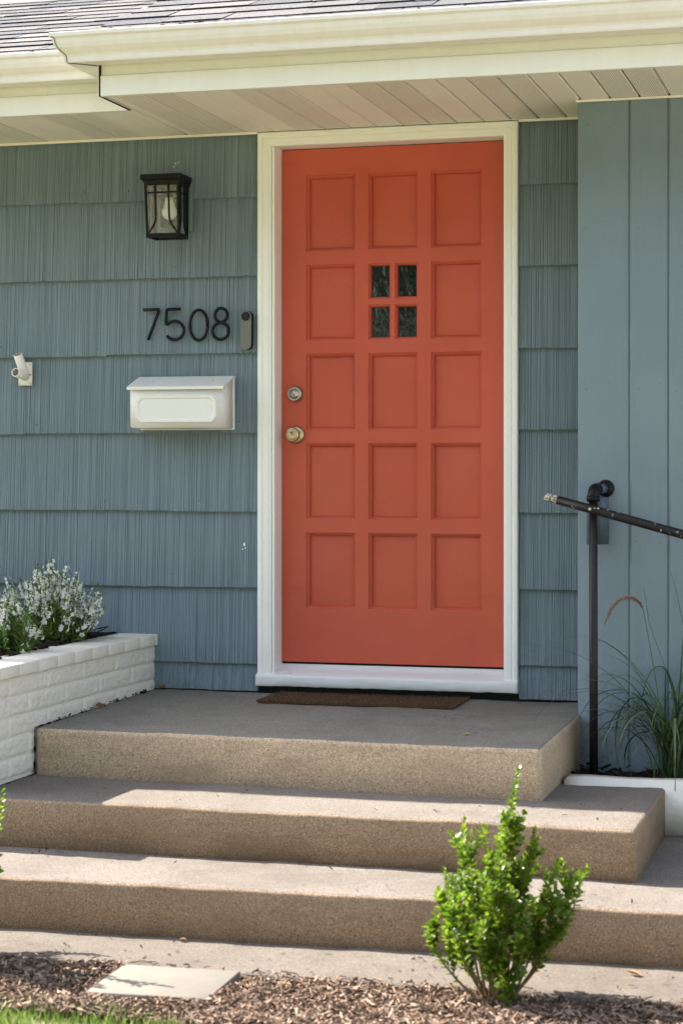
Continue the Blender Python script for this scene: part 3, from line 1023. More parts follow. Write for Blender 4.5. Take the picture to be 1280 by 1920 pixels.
# ------------------------------------------------------------------ left brick planter
pl = tag(empty('brick_planter', (-0.947, 0, 0), rad(-1.64)), 'white painted rock face brick planter left of the landing holding white flowers', 'planter')
PYF = -1.525      # outer face of its front wall
PZB, PZT = -0.162, 0.187
mb = MB()
mb.box(-0.185, -0.0070, PYF + 0.0085, -0.025, PZB, PZT - 0.002)
mb.box(-2.3, -0.185, PYF + 0.0065, PYF + 0.18, PZB, PZT - 0.002)
core = mb.build('brick_core', 'cap_white', pl)
ROWH = 0.068
BL = 0.296
def brick(x0, x1, y0, y1, z0, z1, mat='brick_white', bev=0.006, name='brick', jit=0.0015, par=None):
    mb = MB()
    mb.bm_box(x0, x1, y0, y1, z0, z1, bev, 2, 0, jit)
    mb.build(name, mat, par or pl, fix=False)
def rock_brick(y0, y1, z0, z1):
    # rock-face block: rough pillowed face rounded into thickly painted joints
    mb = MB()
    ny = max(4, int((y1 - y0) / 0.0075)); nz = 9
    g_ = []
    for i in range(ny + 1):
        col = []
        for j in range(nz + 1):
            y = y0 + (y1 - y0) * i / ny; z = z0 + (z1 - z0) * j / nz
            e = min((y - y0), (y1 - y), (z - z0), (z1 - z)) / 0.010
            e = max(0.0, min(1.0, e)); e = e * e * (3 - 2 * e)
            q = Vector((y * 46 + z * 22, z * 70 - y * 18, 3.1))
            x = -0.0085 + e * (0.0075 + 0.0044 * mnoise.noise(q) + 0.0030 * mnoise.noise(q * 2.6))
            col.append(mb.vert((x, y, z)))
        g_.append(col)
    for i in range(ny):
        for j in range(nz):
            mb.face((g_[i][j], g_[i + 1][j], g_[i + 1][j + 1], g_[i][j + 1]), 0, True)
    mb.box(-0.09, -0.0108, y0, y1, z0, z1)
    mb.build('brick', 'brick_white', pl, fix=False)
zt = PZT
rowi = 0
while zt > PZB + 0.01:
    zb = max(zt - ROWH, PZB)
    off = (0.0, 0.148)[rowi % 2] + 0.05
    # side wall (faces the landing)
    y = -0.012
    y_edges = [y]
    yy = -off - 0.05
    while yy > PYF + 0.06:
        y_edges.append(yy); yy -= BL
    y_edges.append(PYF)
    for a, b in zip(y_edges[:-1], y_edges[1:]):
        jx = R.uniform(-0.0015, 0.0015)
        rock_brick(b + 0.001, a - 0.001, zb + 0.001, zt - 0.001)
    # front wall
    x_edges = [-0.0905]
    xx = -0.09 - off
    while xx > -2.25:
        x_edges.append(xx); xx -= BL
    x_edges.append(-2.3)
    for a, b in zip(x_edges[:-1], x_edges[1:]):
        brick(b + 0.0018, a - 0.0018, PYF + R.uniform(-0.0015, 0.0015), PYF + 0.09, zb + 0.0022, zt - 0.0022)
    zt -= ROWH
    rowi += 1
ys = [-0.012, -0.045]
while ys[-1] > PYF + 0.12:
    ys.append(ys[-1] - 0.1475)
ys[-1] = PYF - 0.02
for a, b in zip(ys[:-1], ys[1:]):
    brick(-0.165, 0.011 + R.uniform(-0.001, 0.001), b + 0.001, a - 0.001, PZT + 0.0005, PZT + 0.043 + R.uniform(-0.001, 0.001), 'cap_white', 0.004, 'cap_brick', 0.001)
xx = -0.2015
while xx > -2.3:
    brick(xx - 0.1465, xx - 0.001, PYF - 0.02, PYF + 0.2, PZT + 0.0005, PZT + 0.043, 'cap_white', 0.004, 'cap_brick', 0.001)
    xx -= 0.1475

def soil_patch(name, x0, x1, y0, y1, z, amp, n, label, chips=500, seed=1):
    mb = MB()
    nx = max(4, int((x1 - x0) / 0.04)); ny = max(4, int((y1 - y0) / 0.04))
    ids = [[mb.vert((x0 + (x1 - x0) * i / nx, y0 + (y1 - y0) * j / ny, z + amp * mnoise.noise(Vector((i * 0.7, j * 0.7, seed))))) for j in range(ny + 1)] for i in range(nx + 1)]
    for i in range(nx):
        for j in range(ny):
            mb.face((ids[i][j], ids[i + 1][j], ids[i + 1][j + 1], ids[i][j + 1]), 0, True)
    r = random.Random(seed)
    for q in range(chips):
        p = Vector((r.uniform(x0, x1), r.uniform(y0, y1), z + amp * r.uniform(0, 1.2)))
        l, w_ = r.uniform(0.008, 0.028), r.uniform(0.003, 0.007)
        e = Matrix.Rotation(r.uniform(0, 6.3), 3, 'Z') @ Matrix.Rotation(r.uniform(-0.6, 0.6), 3, 'Y') @ Matrix.Rotation(r.uniform(-0.8, 0.8), 3, 'X')
        mb.poly([p + e @ Vector(c_) for c_ in ((-l, -w_, 0), (l, -w_ * 0.6, 0), (l * 0.9, w_, 0), (-l * 0.8, w_, 0))], 1)
    return tag(mb.build(name, ['soil', 'dark_chip'], None, fix=False), kind='stuff', label=label)
soil_patch('planter_soil', -3.0, -1.105, -1.32, -0.015, 0.232, 0.024, 0, 'dark mulch filling the white brick planter', 900, 3)

mb = MB()
path_ = []
for q in range(40):
    y = -0.03 - 1.07 * q / 39
    path_.append((-0.9435 + 0.0286 * y, y, 0.012 + 0.014 * y / 1.12))
for q in range(1, 10):
    path_.append((-0.9735, -1.102 - 0.004, -0.005 - 0.155 * q / 9))
for q in range(1, 16):
    path_.append((-0.975 + 0.0286 * (-0.42 * q / 15), -1.108 - 0.42 * q / 15, -0.163))
mb.tube(path_, [0.0012 + 0.0085 * max(0.0, mnoise.noise(Vector((i * 0.9, 2, 5)))) for i in range(len(path_))], 6, caps=True)
tag(mb.build('joint_dirt', 'soil', steps, fix=False), 'dark ragged joint between the planter and the steps')

# ------------------------------------------------------------------ right planter
rp = tag(empty('low_planter', (0.80, -0.8, 0)), 'low white painted planter wall beside the right end of the steps', 'planter')
mb = MB()
bm = bmesh.new(); bmesh.ops.create_cube(bm, size=1)
for v in bm.verts:
    v.co = Vector((1.25 + v.co.x * 2.5, 0.05 + v.co.y * 0.10, -0.236 + v.co.z * 0.180))
bmesh.ops.bevel(bm, geom=bm.edges[:], offset=0.008, segments=2, affect='EDGES')
for q in range(1, 40):
    bmesh.ops.bisect_plane(bm, geom=bm.verts[:] + bm.edges[:] + bm.faces[:], plane_co=(q * 2.5 / 40, 0, 0), plane_no=(1, 0, 0))
for v in bm.verts:
    v.co += Vector((0, 0.004 * mnoise.noise(v.co * 9), 0.004 * mnoise.noise(v.co * 7 + Vector((4, 0, 0)))))
mb.add_bm(bm, 0, True)
mb.build('front_wall', 'cap_white', rp)
soil_patch('right_bed_soil', 0.79, 3.25, -0.705, WY - 0.002, -0.185, 0.022, 0, 'dark soil in the low planter under the board wall', 700, 5)

# ------------------------------------------------------------------ wall lantern
LX, LZ = -0.862, 1.90
lan = tag(empty('wall_lantern', (LX, -0.02, LZ)), 'black metal wall lantern with seeded glass and a white bulb', 'lantern')
def rel(mb_):   # shift mesh made in world coordinates into the lantern's space
    mb_.v = [(x - LX, y + 0.02, z - LZ) for x, y, z in mb_.v]
    return mb_
# mounting block and back plate
mb = MB(); mb.bm_box(LX - 0.058, LX + 0.074, -0.034, -0.0195, 1.815, 2.00, 0.004); rel(mb).build('mount_block', 'mount_paint', lan)
mb = MB(); mb.bm_box(LX - 0.054, LX + 0.060, -0.048, -0.0345, 1.83, 2.015, 0.003); rel(mb).build('back_plate', 'black_metal', lan)
YB = -0.066; YFt = -0.176; YFb = -0.160
HT, HB = 0.0665, 0.0645
ZTp, ZBt = 1.988, 1.792
# roof cap with cove
mb = MB()
def ring_box(mb, lv):
    prev = None
    for (hx, yf, yb, z) in lv:
        ring = [mb.vert((LX - hx, yf, z)), mb.vert((LX + hx, yf, z)), mb.vert((LX + hx, yb, z)), mb.vert((LX - hx, yb, z))]
        if prev:
            for q in range(4):
                mb.face((prev[q], prev[(q + 1) % 4], ring[(q + 1) % 4], ring[q]))
        else:
            mb.face(ring[::-1])
        prev = ring
    mb.face(prev)
ring_box(mb, [(HT + 0.004, YFt - 0.004, YB + 0.012, 1.985), (HT + 0.006, YFt - 0.006, YB + 0.014, 1.992), (HT + 0.010, YFt - 0.010, YB + 0.006, 1.999), (HT + 0.0155, YFt - 0.015, YB + 0.006, 2.003), (HT + 0.0165, YFt - 0.016, YB + 0.006, 2.020), (HT + 0.014, YFt - 0.014, YB + 0.006, 2.0225), (0.03, -0.13, -0.075, 2.026)])
mb.box(LX - 0.03, LX + 0.03, YB + 0.012, -0.046, 1.94, 2.010)
rel(mb).build('lantern_roof', 'black_metal', lan)
# bars
def P_(u, front, f):
    """u -1..1 across, front 1 (front face) .. 0 (back), f 0 bottom .. 1 top"""
    hx = HB + (HT - HB) * f
    yf = YFb + (YFt - YFb) * f
    return Vector((LX + u * hx, YB + (yf - YB) * front, ZBt + (ZTp - ZBt) * f))
mb = MB()
for u in (-1, 1):
    for fr in (0, 1):
        mb.tube([P_(u, fr, 0), P_(u, fr, 1)], 0.0058, 4, 0, smooth=False)
for f, r_ in ((0.0, 0.006), (0.985, 0.006), (0.82, 0.0044)):
    c4 = [P_(-1, 1, f), P_(1, 1, f), P_(1, 0, f), P_(-1, 0, f)]
    for q in range(4):
        mb.tube([c4[q], c4[(q + 1) % 4]], r_, 4, 0, smooth=False)
def curved(side):
    # thin inner bar on each face: straight, then flaring out to the lower corner
    for sg in (-1, 1):
        pts = []
        for q in range(13):
            f = 1 - q / 12
            u = 0.42 if f > 0.34 else 0.42 + (1 - 0.42) * (1 - f / 0.34) ** 1.7
            if side == 'front':
                pts.append(P_(sg * u, 1, f) + Vector((0, -0.0015, 0)))
            else:
                pts.append(P_(1 if side == 'right' else -1, 0.5 + sg * u * 0.5, f))
        mb.tube(pts, 0.0040, 5)
curved('front'); curved('right'); curved('left')
mb.box(LX - HB - 0.004, LX + HB + 0.004, YFb - 0.005, YFb + 0.008, ZBt - 0.012, ZBt + 0.002)
mb.box(LX - HB - 0.004, LX + HB + 0.004, YB - 0.006, YB + 0.005, ZBt - 0.012, ZBt + 0.002)
mb.box(LX - HB - 0.004, LX - HB + 0.008, YFb + 0.008, YB - 0.006, ZBt - 0.0115, ZBt + 0.0015)
mb.box(LX + HB - 0.008, LX + HB + 0.004, YFb + 0.008, YB - 0.006, ZBt - 0.0115, ZBt + 0.0015)
rel(mb).build('lantern_cage', 'black_metal', lan)
for nm, q4 in (('front', [(-1, 1), (1, 1)]), ('right', [(1, 1), (1, 0)]), ('left', [(-1, 0), (-1, 1)])):
    mb = MB()
    ins = 0.97
    (u0, f0), (u1, f1) = q4
    if nm == 'front':
        ps = [P_(-0.95, 0.985, 0.02), P_(0.95, 0.985, 0.02), P_(0.95, 0.985, 0.97), P_(-0.95, 0.985, 0.97)]
    else:
        sgn = 1 if nm == 'right' else -1
        ps = [P_(sgn * 0.97, 0.95, 0.02), P_(sgn * 0.97, 0.05, 0.02), P_(sgn * 0.97, 0.05, 0.97), P_(sgn * 0.97, 0.95, 0.97)]
    mb.poly(ps)
    rel(mb).build('glass_pane', 'lantern_glass', lan)
mb = MB()
mb.poly([(LX - HB + 0.01, YFb + 0.01, ZBt - 0.006), (LX + HB - 0.01, YFb + 0.01, ZBt - 0.006), (LX + HB - 0.01, YB - 0.008, ZBt - 0.006), (LX - HB + 0.01, YB - 0.008, ZBt - 0.006)])
rel(mb).build('glass_pane', 'lantern_glass', lan)
mb = MB()
bx_, by_, bz_ = LX + 0.010, -0.116, 1.882
prof = []
for q in range(9):
    a = -math.pi / 2 + q * (math.pi * 0.72) / 8
    prof.append((max(0.0, 0.030 * math.cos(a)), 0.030 * math.sin(a)))
prof += [(0.0195, 0.034), (0.0175, 0.044), (0.0165, 0.056), (0.0, 0.057)]
mb.lathe(prof, (bx_, by_, bz_), (0, 0, 1), 20)
rel(mb).build('light_bulb', 'bulb_white', lan)
mb = MB()
mb.lathe([(0, 0.056), (0.015, 0.056), (0.016, 0.08), (0.022, 0.085), (0.022, 0.112), (0.0, 0.112)], (bx_, by_, bz_), (0, 0, 1), 16)
rel(mb).build('bulb_socket', 'black_metal', lan)

# ------------------------------------------------------------------ house numbers 7 5 0 8
def arc(cx, cz, rx, rz, a0, a1, n=22):
    return [(cx + rx * math.cos(rad(a0 + (a1 - a0) * i / n)), cz + rz * math.sin(rad(a0 + (a1 - a0) * i / n))) for i in range(n + 1)]
NY = -0.034
def digit(name_label, strokes, pins, cx, cz):
    mb = MB()
    for st in strokes:
        mb.tube([(x - cx, 0, z - cz) for x, z in st], 0.0062, 10)
    for (x, z) in pins:
        mb.tube([(x - cx, 0.0, z - cz), (x - cx, 0.018, z - cz)], 0.0018, 6)
    o = mb.build('house_number', 'number_black', None)
    o.location = (cx, NY, cz)
    tag(o, name_label, 'house number', 'black house numbers beside the door')
ZT_, ZB_ = 1.511, 1.392
digit('black metal digit 7, first of the house number above the mailbox', [[(-0.992, ZT_), (-0.925, ZT_), (-0.9255, ZT_ - 0.004), (-0.972, ZB_)]], [(-0.930, ZT_ - 0.004), (-0.970, ZB_ + 0.004)], -0.958, 1.45)
digit('black metal digit 5 between the 7 and the 0 on the blue shingles', [[(-0.836, ZT_), (-0.8925, ZT_), (-0.8945, ZT_ - 0.002), (-0.8975, 1.4505), (-0.895, 1.452)] + arc(-0.861, 1.4275, 0.0385, 0.0365, 138, -146)], [(-0.857, ZT_), (-0.829, 1.408)], -0.862, 1.45)
digit('black metal oval digit 0 between the 5 and the 8', [arc(-0.7605, 1.4465, 0.0365, 0.0595, 0, 360, 36)], [(-0.7605, 1.505), (-0.736, 1.402)], -0.7605, 1.45)
digit('black metal digit 8 next to the grey doorbell', [arc(-0.6685, 1.4835, 0.0255, 0.0275, 0, 360, 28), arc(-0.6705, 1.4215, 0.0335, 0.0325, 0, 360, 30)], [(-0.6685, 1.510), (-0.642, 1.402)], -0.670, 1.45)

# ------------------------------------------------------------------ doorbell
db = tag(empty('doorbell', (-0.562, -0.022, 1.422)), 'slim grey video doorbell with black camera eye beside the door frame', 'doorbell')
def capsule(hw, hh, n=14):
    pts = []
    for i in range(n + 1):
        a = math.pi * i / n
        pts.append((hw * math.cos(a), hh - hw + hw * math.sin(a)))
    for i in range(n + 1):
        a = math.pi + math.pi * i / n
        pts.append((hw * math.cos(a), -(hh - hw) + hw * math.sin(a)))
    return pts
def extr(levels, name, mat, par):
    mb = MB()
    prev = None
    for hw, hh, y in levels:
        ring = [mb.vert((x, y, z)) for x, z in capsule(hw, hh)]
        if prev:
            for q in range(len(ring)):
                mb.face((prev[q], prev[(q + 1) % len(ring)], ring[(q + 1) % len(ring)], ring[q]), 0, True)
        else:
            mb.face(ring)
        prev = ring
    mb.face(prev)
    return mb.build(name, mat, par)
extr([(0.0225, 0.0765, 0.003), (0.0225, 0.0765, -0.024)], 'doorbell_body', 'bell_black', db)
extr([(0.0218, 0.0758, -0.0235), (0.0218, 0.0758, -0.0265), (0.0200, 0.0740, -0.0280)], 'face_plate', 'bell_grey', db)
mb = MB()
mb.lathe([(0, 0.0), (0.0175, 0.0), (0.0175, 0.0022), (0.016, 0.003), (0.008, 0.0026), (0.0055, 0.0012), (0.004, 0.0035), (0.0, 0.0038)], (0.0, -0.0278, 0.0545), (0, -1, 0), 24)
mb.build('camera_lens', 'lens_black', db)
mb = MB()
mb.lathe([(0.0118, 0.0), (0.0135, 0.0009), (0.0145, 0.0)], (0.0, -0.0279, -0.047), (0, -1, 0), 28)
mb.build('push_button', 'bell_grey', db)
# ------------------------------------------------------------------ mailbox
mbx = tag(empty('mailbox', (-0.812, -0.02, 1.04)), 'white wall mailbox with sloped lid hanging below the house number', 'mailbox')
W2 = 0.190
YMf, YMb = -0.130, 0.0
ZM0, ZM1 = 0.004, 0.150
mb = MB()
# body (front, sides, bottom) slightly drafted
bm = bmesh.new()
vs = [bm.verts.new(p) for p in ((-W2, YMf, ZM0), (W2, YMf, ZM0), (W2, YMb, ZM0 - 0.004), (-W2, YMb, ZM0 - 0.004), (-W2, YMf - 0.002, ZM1), (W2, YMf - 0.002, ZM1), (W2, YMb, 0.196), (-W2, YMb, 0.196))]
for q in ((0, 1, 2, 3), (4, 5, 6, 7), (0, 1, 5, 4), (1, 2, 6, 5), (2, 3, 7, 6), (3, 0, 4, 7)):
    bm.faces.new([vs[i] for i in q])
bmesh.ops.recalc_face_normals(bm, faces=bm.faces[:])
bmesh.ops.bevel(bm, geom=bm.edges[:], offset=0.003, segments=2, affect='EDGES')
mb.add_bm(bm, 0, True)
mb.bm_box(-W2 - 0.006, W2 + 0.006, -0.006, 0.0, -0.004, 0.201, 0.002, 1)
mb.build('mailbox_body', 'mailbox_white', mbx)
# raised frame on the front with clipped corners around a sunk panel
mb = MB()
def octo(hx, hz, cl, y):
    cz = 0.076
    return [(-hx + cl, y, cz - hz), (hx - cl, y, cz - hz), (hx, y, cz - hz + cl), (hx, y, cz + hz - cl), (hx - cl, y, cz + hz), (-hx + cl, y, cz + hz), (-hx, y, cz + hz - cl), (-hx, y, cz - hz + cl)]
lv = [octo(0.166, 0.053, 0.020, YMf - 0.0015), octo(0.1645, 0.0515, 0.020, YMf - 0.0058), octo(0.156, 0.043, 0.017, YMf - 0.0058), octo(0.1505, 0.0375, 0.0155, YMf - 0.0018), octo(0.148, 0.035, 0.015, YMf - 0.0020)]
prev = None
for l_ in lv:
    ring = [mb.vert(p) for p in l_]
    if prev:
        for q in range(8):
            mb.face((prev[q], prev[(q + 1) % 8], ring[(q + 1) % 8], ring[q]))
    prev = ring
mb.face(prev)
mb.build('front_panel', 'mailbox_white', mbx)
# lid
mb = MB()
prof = [(0.0, 0.2055), (-0.010, 0.2065), (-0.020, 0.2040), (-0.142, 0.1640), (-0.1465, 0.1610), (-0.1475, 0.1515), (-0.1440, 0.1505), (-0.1405, 0.1555), (-0.020, 0.1985), (0.0, 0.2000)]
A = [mb.vert((-W2 - 0.008, y, z)) for y, z in prof]
B = [mb.vert((W2 + 0.008, y, z)) for y, z in prof]
for q in range(len(prof)):
    mb.face((A[q], B[q], B[(q + 1) % len(prof)], A[(q + 1) % len(prof)]))
mb.face(A); mb.face(B[::-1])
mb.build('lid', 'mailbox_white', mbx)
mb = MB()
for x in (-0.115, 0.13):
    mb.lathe([(0, 0.0), (0.0032, 0.0), (0.0025, 0.0016), (0, 0.002)], (x, -0.075, 0.1868), (0, -0.31, 0.95), 8)
mb.build('screw', 'steel', mbx)
# ------------------------------------------------------------------ flagpole bracket
fb = tag(empty('flagpole_bracket', (-1.503, -0.019, 1.266)), 'white two socket flagpole bracket screwed to the shingles', 'bracket')
mb = MB()
mb.bm_box(-0.030, 0.030, -0.007, 0.002, -0.048, 0.046, 0.004, 2)
mb.build('mounting_plate', 'plastic_white', fb)
mb = MB()
mb.tube([(0, -0.006, -0.008), (0, -0.020, -0.006), (0, -0.028, -0.004)], [0.021, 0.019, 0.0185], 18)
def socket(a, b, r):
    a, b = Vector(a), Vector(b)
    d = (b - a)
    L_ = d.length
    mb.lathe([(0, 0), (r * 0.9, 0), (r, 0.003), (r, L_), (r * 0.80, L_)], a, d, 20, 0)
    mb.lathe([(r * 0.80, L_), (r * 0.78, L_ - 0.03), (0, L_ - 0.03)], a, d, 20, 1)
socket((0.006, -0.016, -0.012), (-0.006, -0.062, 0.074), 0.0180)
socket((0.004, -0.016, -0.010), (-0.004, -0.088, 0.002), 0.0180)
mb.build('pole_socket', ['plastic_white', 'tube_inside'], fb)
mb = MB()
for x, z in ((0.023, 0.038), (-0.023, -0.040), (0.023, -0.040), (-0.023, 0.038)):
    mb.lathe([(0, 0.0), (0.0036, 0.0), (0.003, 0.0015), (0, 0.002)], (x, -0.007, z), (0, -1, 0), 10)
mb.tube([(0.012, -0.022, -0.004), (0.034, -0.022, -0.006)], 0.0026, 8)
mb.build('screw', 'steel', fb)

# ------------------------------------------------------------------ handrail on the right
hr = tag(empty('handrail', (0.852, -0.475, -0.19)), 'chipped black pipe handrail with bare end on a single post', 'handrail')
hx, hy, hz = 0.852, -0.475, -0.19
def rl(pts):
    return [(x - hx, y - hy, z - hz) for x, y, z in pts]
mb = MB()
mb.tube(rl([(0.853, -0.475, -0.24), (0.852, -0.475, 0.2), (0.851, -0.475, 0.79)]), 0.0150, 16)
mb.build('post', 'post_paint', hr)
mb = MB()
mb.tube(rl([(2.30, -0.627, -0.24), (2.30, -0.627, 0.36)]), 0.0150, 12)
mb.build('post', 'post_paint', hr)
mb = MB()
el = []
for q in range(9):
    a = rad(90 * q / 8)
    el.append((0.851 + 0.004 * q / 8, -0.475 + 0.026 * (1 - math.cos(a)), 0.785 + 0.028 * math.sin(a)))
el.append((0.862, -0.437, 0.8135))
mb.tube(rl(el), [0.0225] + [0.0215] * 8 + [0.0225], 16)
mb.tube(rl([(0.851, -0.475, 0.771), (0.851, -0.475, 0.790)]), 0.0232, 16)
mb.build('elbow', 'black_metal', hr)
mb = MB()
mb.tube(rl([(0.8615, -0.438, 0.8135), (0.874, -0.366, 0.8150)]), 0.0168, 16)
mb.build('stub_pipe', 'blue_cylinder', hr)
mb = MB()
mb.lathe([(0.0, 0.0), (0.031, 0.0), (0.031, 0.006), (0.028, 0.009), (0.0215, 0.010), (0.0205, 0.020), (0.0165, 0.022)], (0.878 - hx, WY - hy - 0.0, 0.8155 - hz), (-0.12, -1, 0), 24)
mb.build('wall_flange', 'black_metal', hr)
r0 = Vector((0.684, -0.492, 0.7885)); r1 = Vector((2.36, -0.632, 0.345))
rd = (r1 - r0).normalized()
mb = MB()
ts = [0.047, 0.2, 0.4, 0.7, 1.0, 1.3, (r1 - r0).length]
mb.tube(rl([r0 + rd * q for q in ts]), 0.0158, 16)
mb.build('rail', 'rail_paint', hr)
mb = MB()
mb.tube(rl([r0, r0 + rd * 0.002, r0 + rd * 0.02, r0 + rd * 0.047]), [0.0120, 0.0142, 0.0144, 0.0150], 16)
mb.build('bare_rail_end', 'rail_bare', hr)
mb = MB()
pb = r0 + (rd * 0.168)
mb.lathe([(0, 0.0), (0.0055, 0.0), (0.005, 0.003), (0, 0.004)], (pb.x - hx, pb.y - 0.0155 - hy, pb.z - hz), (0, -1, 0), 10)
mb.build('bolt', 'rail_bare', hr)
# ------------------------------------------------------------------ cylinder light on the wing wall
cl = tag(empty('cylinder_light', (0.857, WY, 0.70)), 'blue grey cylinder downlight on the board wall behind the rail post', 'wall light')
mb = MB()
mb.lathe([(0.0, 0.0), (0.034, 0.002), (0.0385, 0.008), (0.039, 0.168), (0.036, 0.168), (0.034, 0.14), (0, 0.14)], (0.0, -0.055, 0.088), (0, 0, -1), 28)
mb.build('lamp_shade', 'blue_cylinder', cl)
mb = MB()
mb.bm_box(-0.012, 0.012, -0.022, 0.0, 0.0, 0.05, 0.003)
mb.build('wall_bracket', 'blue_cylinder', cl)

# ------------------------------------------------------------------ doormat
mat_o = tag(empty('doormat', (-0.052, -0.18, 0.011)), 'thin brown coir doormat lying on the landing before the door', 'doormat')
mb = MB()
hwx, hwy = 0.372, 0.155
rings = []
mb.bm_box(-hwx, hwx, -hwy, hwy, 0.0, 0.008, 0.003, 1)
mb.build('mat_base', 'coir', mat_o)
mb = MB()
r = random.Random(11)
for q in range(9500):
    x, y = r.uniform(-hwx, hwx), r.uniform(-hwy, hwy)
    if q < 1500:
        if q % 3: y = -hwy + r.uniform(-0.003, 0.004)
        else: x = r.choice((-1, 1)) * (hwx + r.uniform(-0.003, 0.004))
    h = r.uniform(0.005, 0.011)
    a = r.uniform(0, 6.28); w_ = 0.0016
    lx, ly = r.uniform(-0.004, 0.004), r.uniform(-0.004, 0.004)
    mb.poly([(x - w_ * math.cos(a), y - w_ * math.sin(a), 0.006), (x + w_ * math.cos(a), y + w_ * math.sin(a), 0.006), (x + lx, y + ly, 0.006 + h)])
tag(mb.build('coir_pile', 'coir', mat_o, fix=False), kind='stuff')

# ------------------------------------------------------------------ paver in the mulch
pv = MB()
pv.bm_box(-0.168, 0.168, -0.140, 0.140, -0.03, 0.0, 0.004, 2)
o = pv.build('stepping_stone', 'paver_stone', None)
o.location = (-0.005, -2.428, -0.470)
o.rotation_euler = (rad(0.6), rad(-0.5), rad(1.0))
tag(o, 'flat square tan paving slab lying in the mulch', 'stepping stone')

# ------------------------------------------------------------------ plants
def leaf(mb, base, direction, up, length, width, fold=0.25, mi=0, curl=0.15):
    d = Vector(direction).normalized()
    u = Vector(up)
    s_ = d.cross(u)
    s_ = s_.normalized() if s_.length > 1e-5 else d.orthogonal().normalized()
    n_ = s_.cross(d).normalized()
    b = Vector(base)
    v0 = mb.vert(b)
    mids = b + d * length * 0.5 + n_ * length * 0.03
    tip = b + d * length - n_ * length * curl
    vl = mb.vert(b + d * length * 0.33 + s_ * width * 0.5 + n_ * width * fold)
    vr = mb.vert(b + d * length * 0.33 - s_ * width * 0.5 + n_ * width * fold)
    vl2 = mb.vert(b + d * length * 0.72 + s_ * width * 0.42 + n_ * (width * fold - length * curl * 0.4))
    vr2 = mb.vert(b + d * length * 0.72 - s_ * width * 0.42 + n_ * (width * fold - length * curl * 0.4))
    vm = mb.vert(mids)
    vt = mb.vert(tip)
    mb.face((v0, vr, vm), mi); mb.face((v0, vm, vl), mi)
    mb.face((vr, vr2, vt, vm), mi); mb.face((vm, vt, vl2, vl), mi)

def boxwood(tips, seed, extra, name='boxwood_shrub', leafl=(0.020, 0.030)):
    r = random.Random(seed)
    st, fo = MB(), MB()
    stems = []
    for (tx, ty, tz) in tips:
        b = Vector((r.uniform(-0.03, 0.03), r.uniform(-0.03, 0.03), -0.01))
        t_ = Vector((tx, ty, tz))
        c1 = b + Vector((tx * 0.45 + r.uniform(-0.015, 0.015), ty * 0.45 + r.uniform(-0.015, 0.015), tz * 0.35))
        c2 = b + Vector((tx * 0.88 + r.uniform(-0.015, 0.015), ty * 0.88, tz * 0.7))
        stems.append((b, c1, c2, t_, 1.0))
    def bez(s_, u):
        b, c1, c2, t_ = s_[:4]
        return b * (1 - u) ** 3 + c1 * 3 * u * (1 - u) ** 2 + c2 * 3 * u * u * (1 - u) + t_ * u ** 3
    twigs = []
    for s_ in stems[:]:
        for q in range(extra):
            u = r.uniform(0.30, 0.86)
            p = bez(s_, u)
            out = Vector((p.x, p.y, 0)); out = out.normalized() if out.length > 1e-3 else Vector((1, 0, 0))
            L_ = r.uniform(0.04, 0.095)
            a = r.uniform(0, 6.28)
            e = p + Vector((math.cos(a) * 0.5 + out.x * 0.1, math.sin(a) * 0.5 + out.y * 0.1, r.uniform(0.7, 1.4))).normalized() * L_
            twigs.append((p, p.lerp(e, 0.33), p.lerp(e, 0.66) + Vector((0, 0, 0.006)), e, 0.0))
    for s_ in stems + twigs:
        main = s_[4] > 0.5
        n_ = 9 if main else 4
        pts = [bez(s_, i / n_) for i in range(n_ + 1)]
        r0_ = 0.0042 if main else 0.0014
        st.tube(pts, [r0_ * (1 - 0.75 * i / n_) for i in range(n_ + 1)], 5, caps=False)
        length = sum((pts[i + 1] - pts[i]).length for i in range(n_))
        step = 0.0105
        u = 0.30 if main else 0.12
        k_ = 0
        while u < 1.0:
            p = bez(s_, u)
            d = (bez(s_, min(1, u + 0.02)) - bez(s_, u - 0.02)).normalized()
            a = d.orthogonal().normalized()
            a = Matrix.Rotation(k_ * math.pi / 2 + r.uniform(-0.4, 0.4), 3, d) @ a
            tipf = max(0.0, (u - 0.85) / 0.15)
            for sg in (-1, 1):
                ld = (a * sg * (0.9 - 0.5 * tipf) + d * (0.55 + 0.5 * tipf) + Vector((0, 0, 0.25)) + Vector((r.uniform(-0.25, 0.25), r.uniform(-0.25, 0.25), r.uniform(-0.2, 0.2)))).normalized()
                ll = r.uniform(*leafl) * (1 - 0.35 * tipf)
                if main and u < 0.5 and r.random() < 0.45:
                    continue
                leaf(fo, p, ld, d, ll, ll * r.uniform(0.54, 0.68), r.uniform(0.12, 0.3))
            u += step / length * r.uniform(0.8, 1.25)
            k_ += 1
        leaf(fo, bez(s_, 1.0), (bez(s_, 1) - bez(s_, 0.93)), Vector((1, 0, 0)), 0.012, 0.007)
    o = empty(name)
    st.build('stems', 'stem_brown', o, fix=False)
    tag(fo.build('foliage', 'boxwood_leaf', o, fix=False), kind='stuff')
    return o
K = 0.00137
def tp(px, py, ty=0.0):
    return ((px - 937) * K * 0.95, ty, (1885 - py) * K)
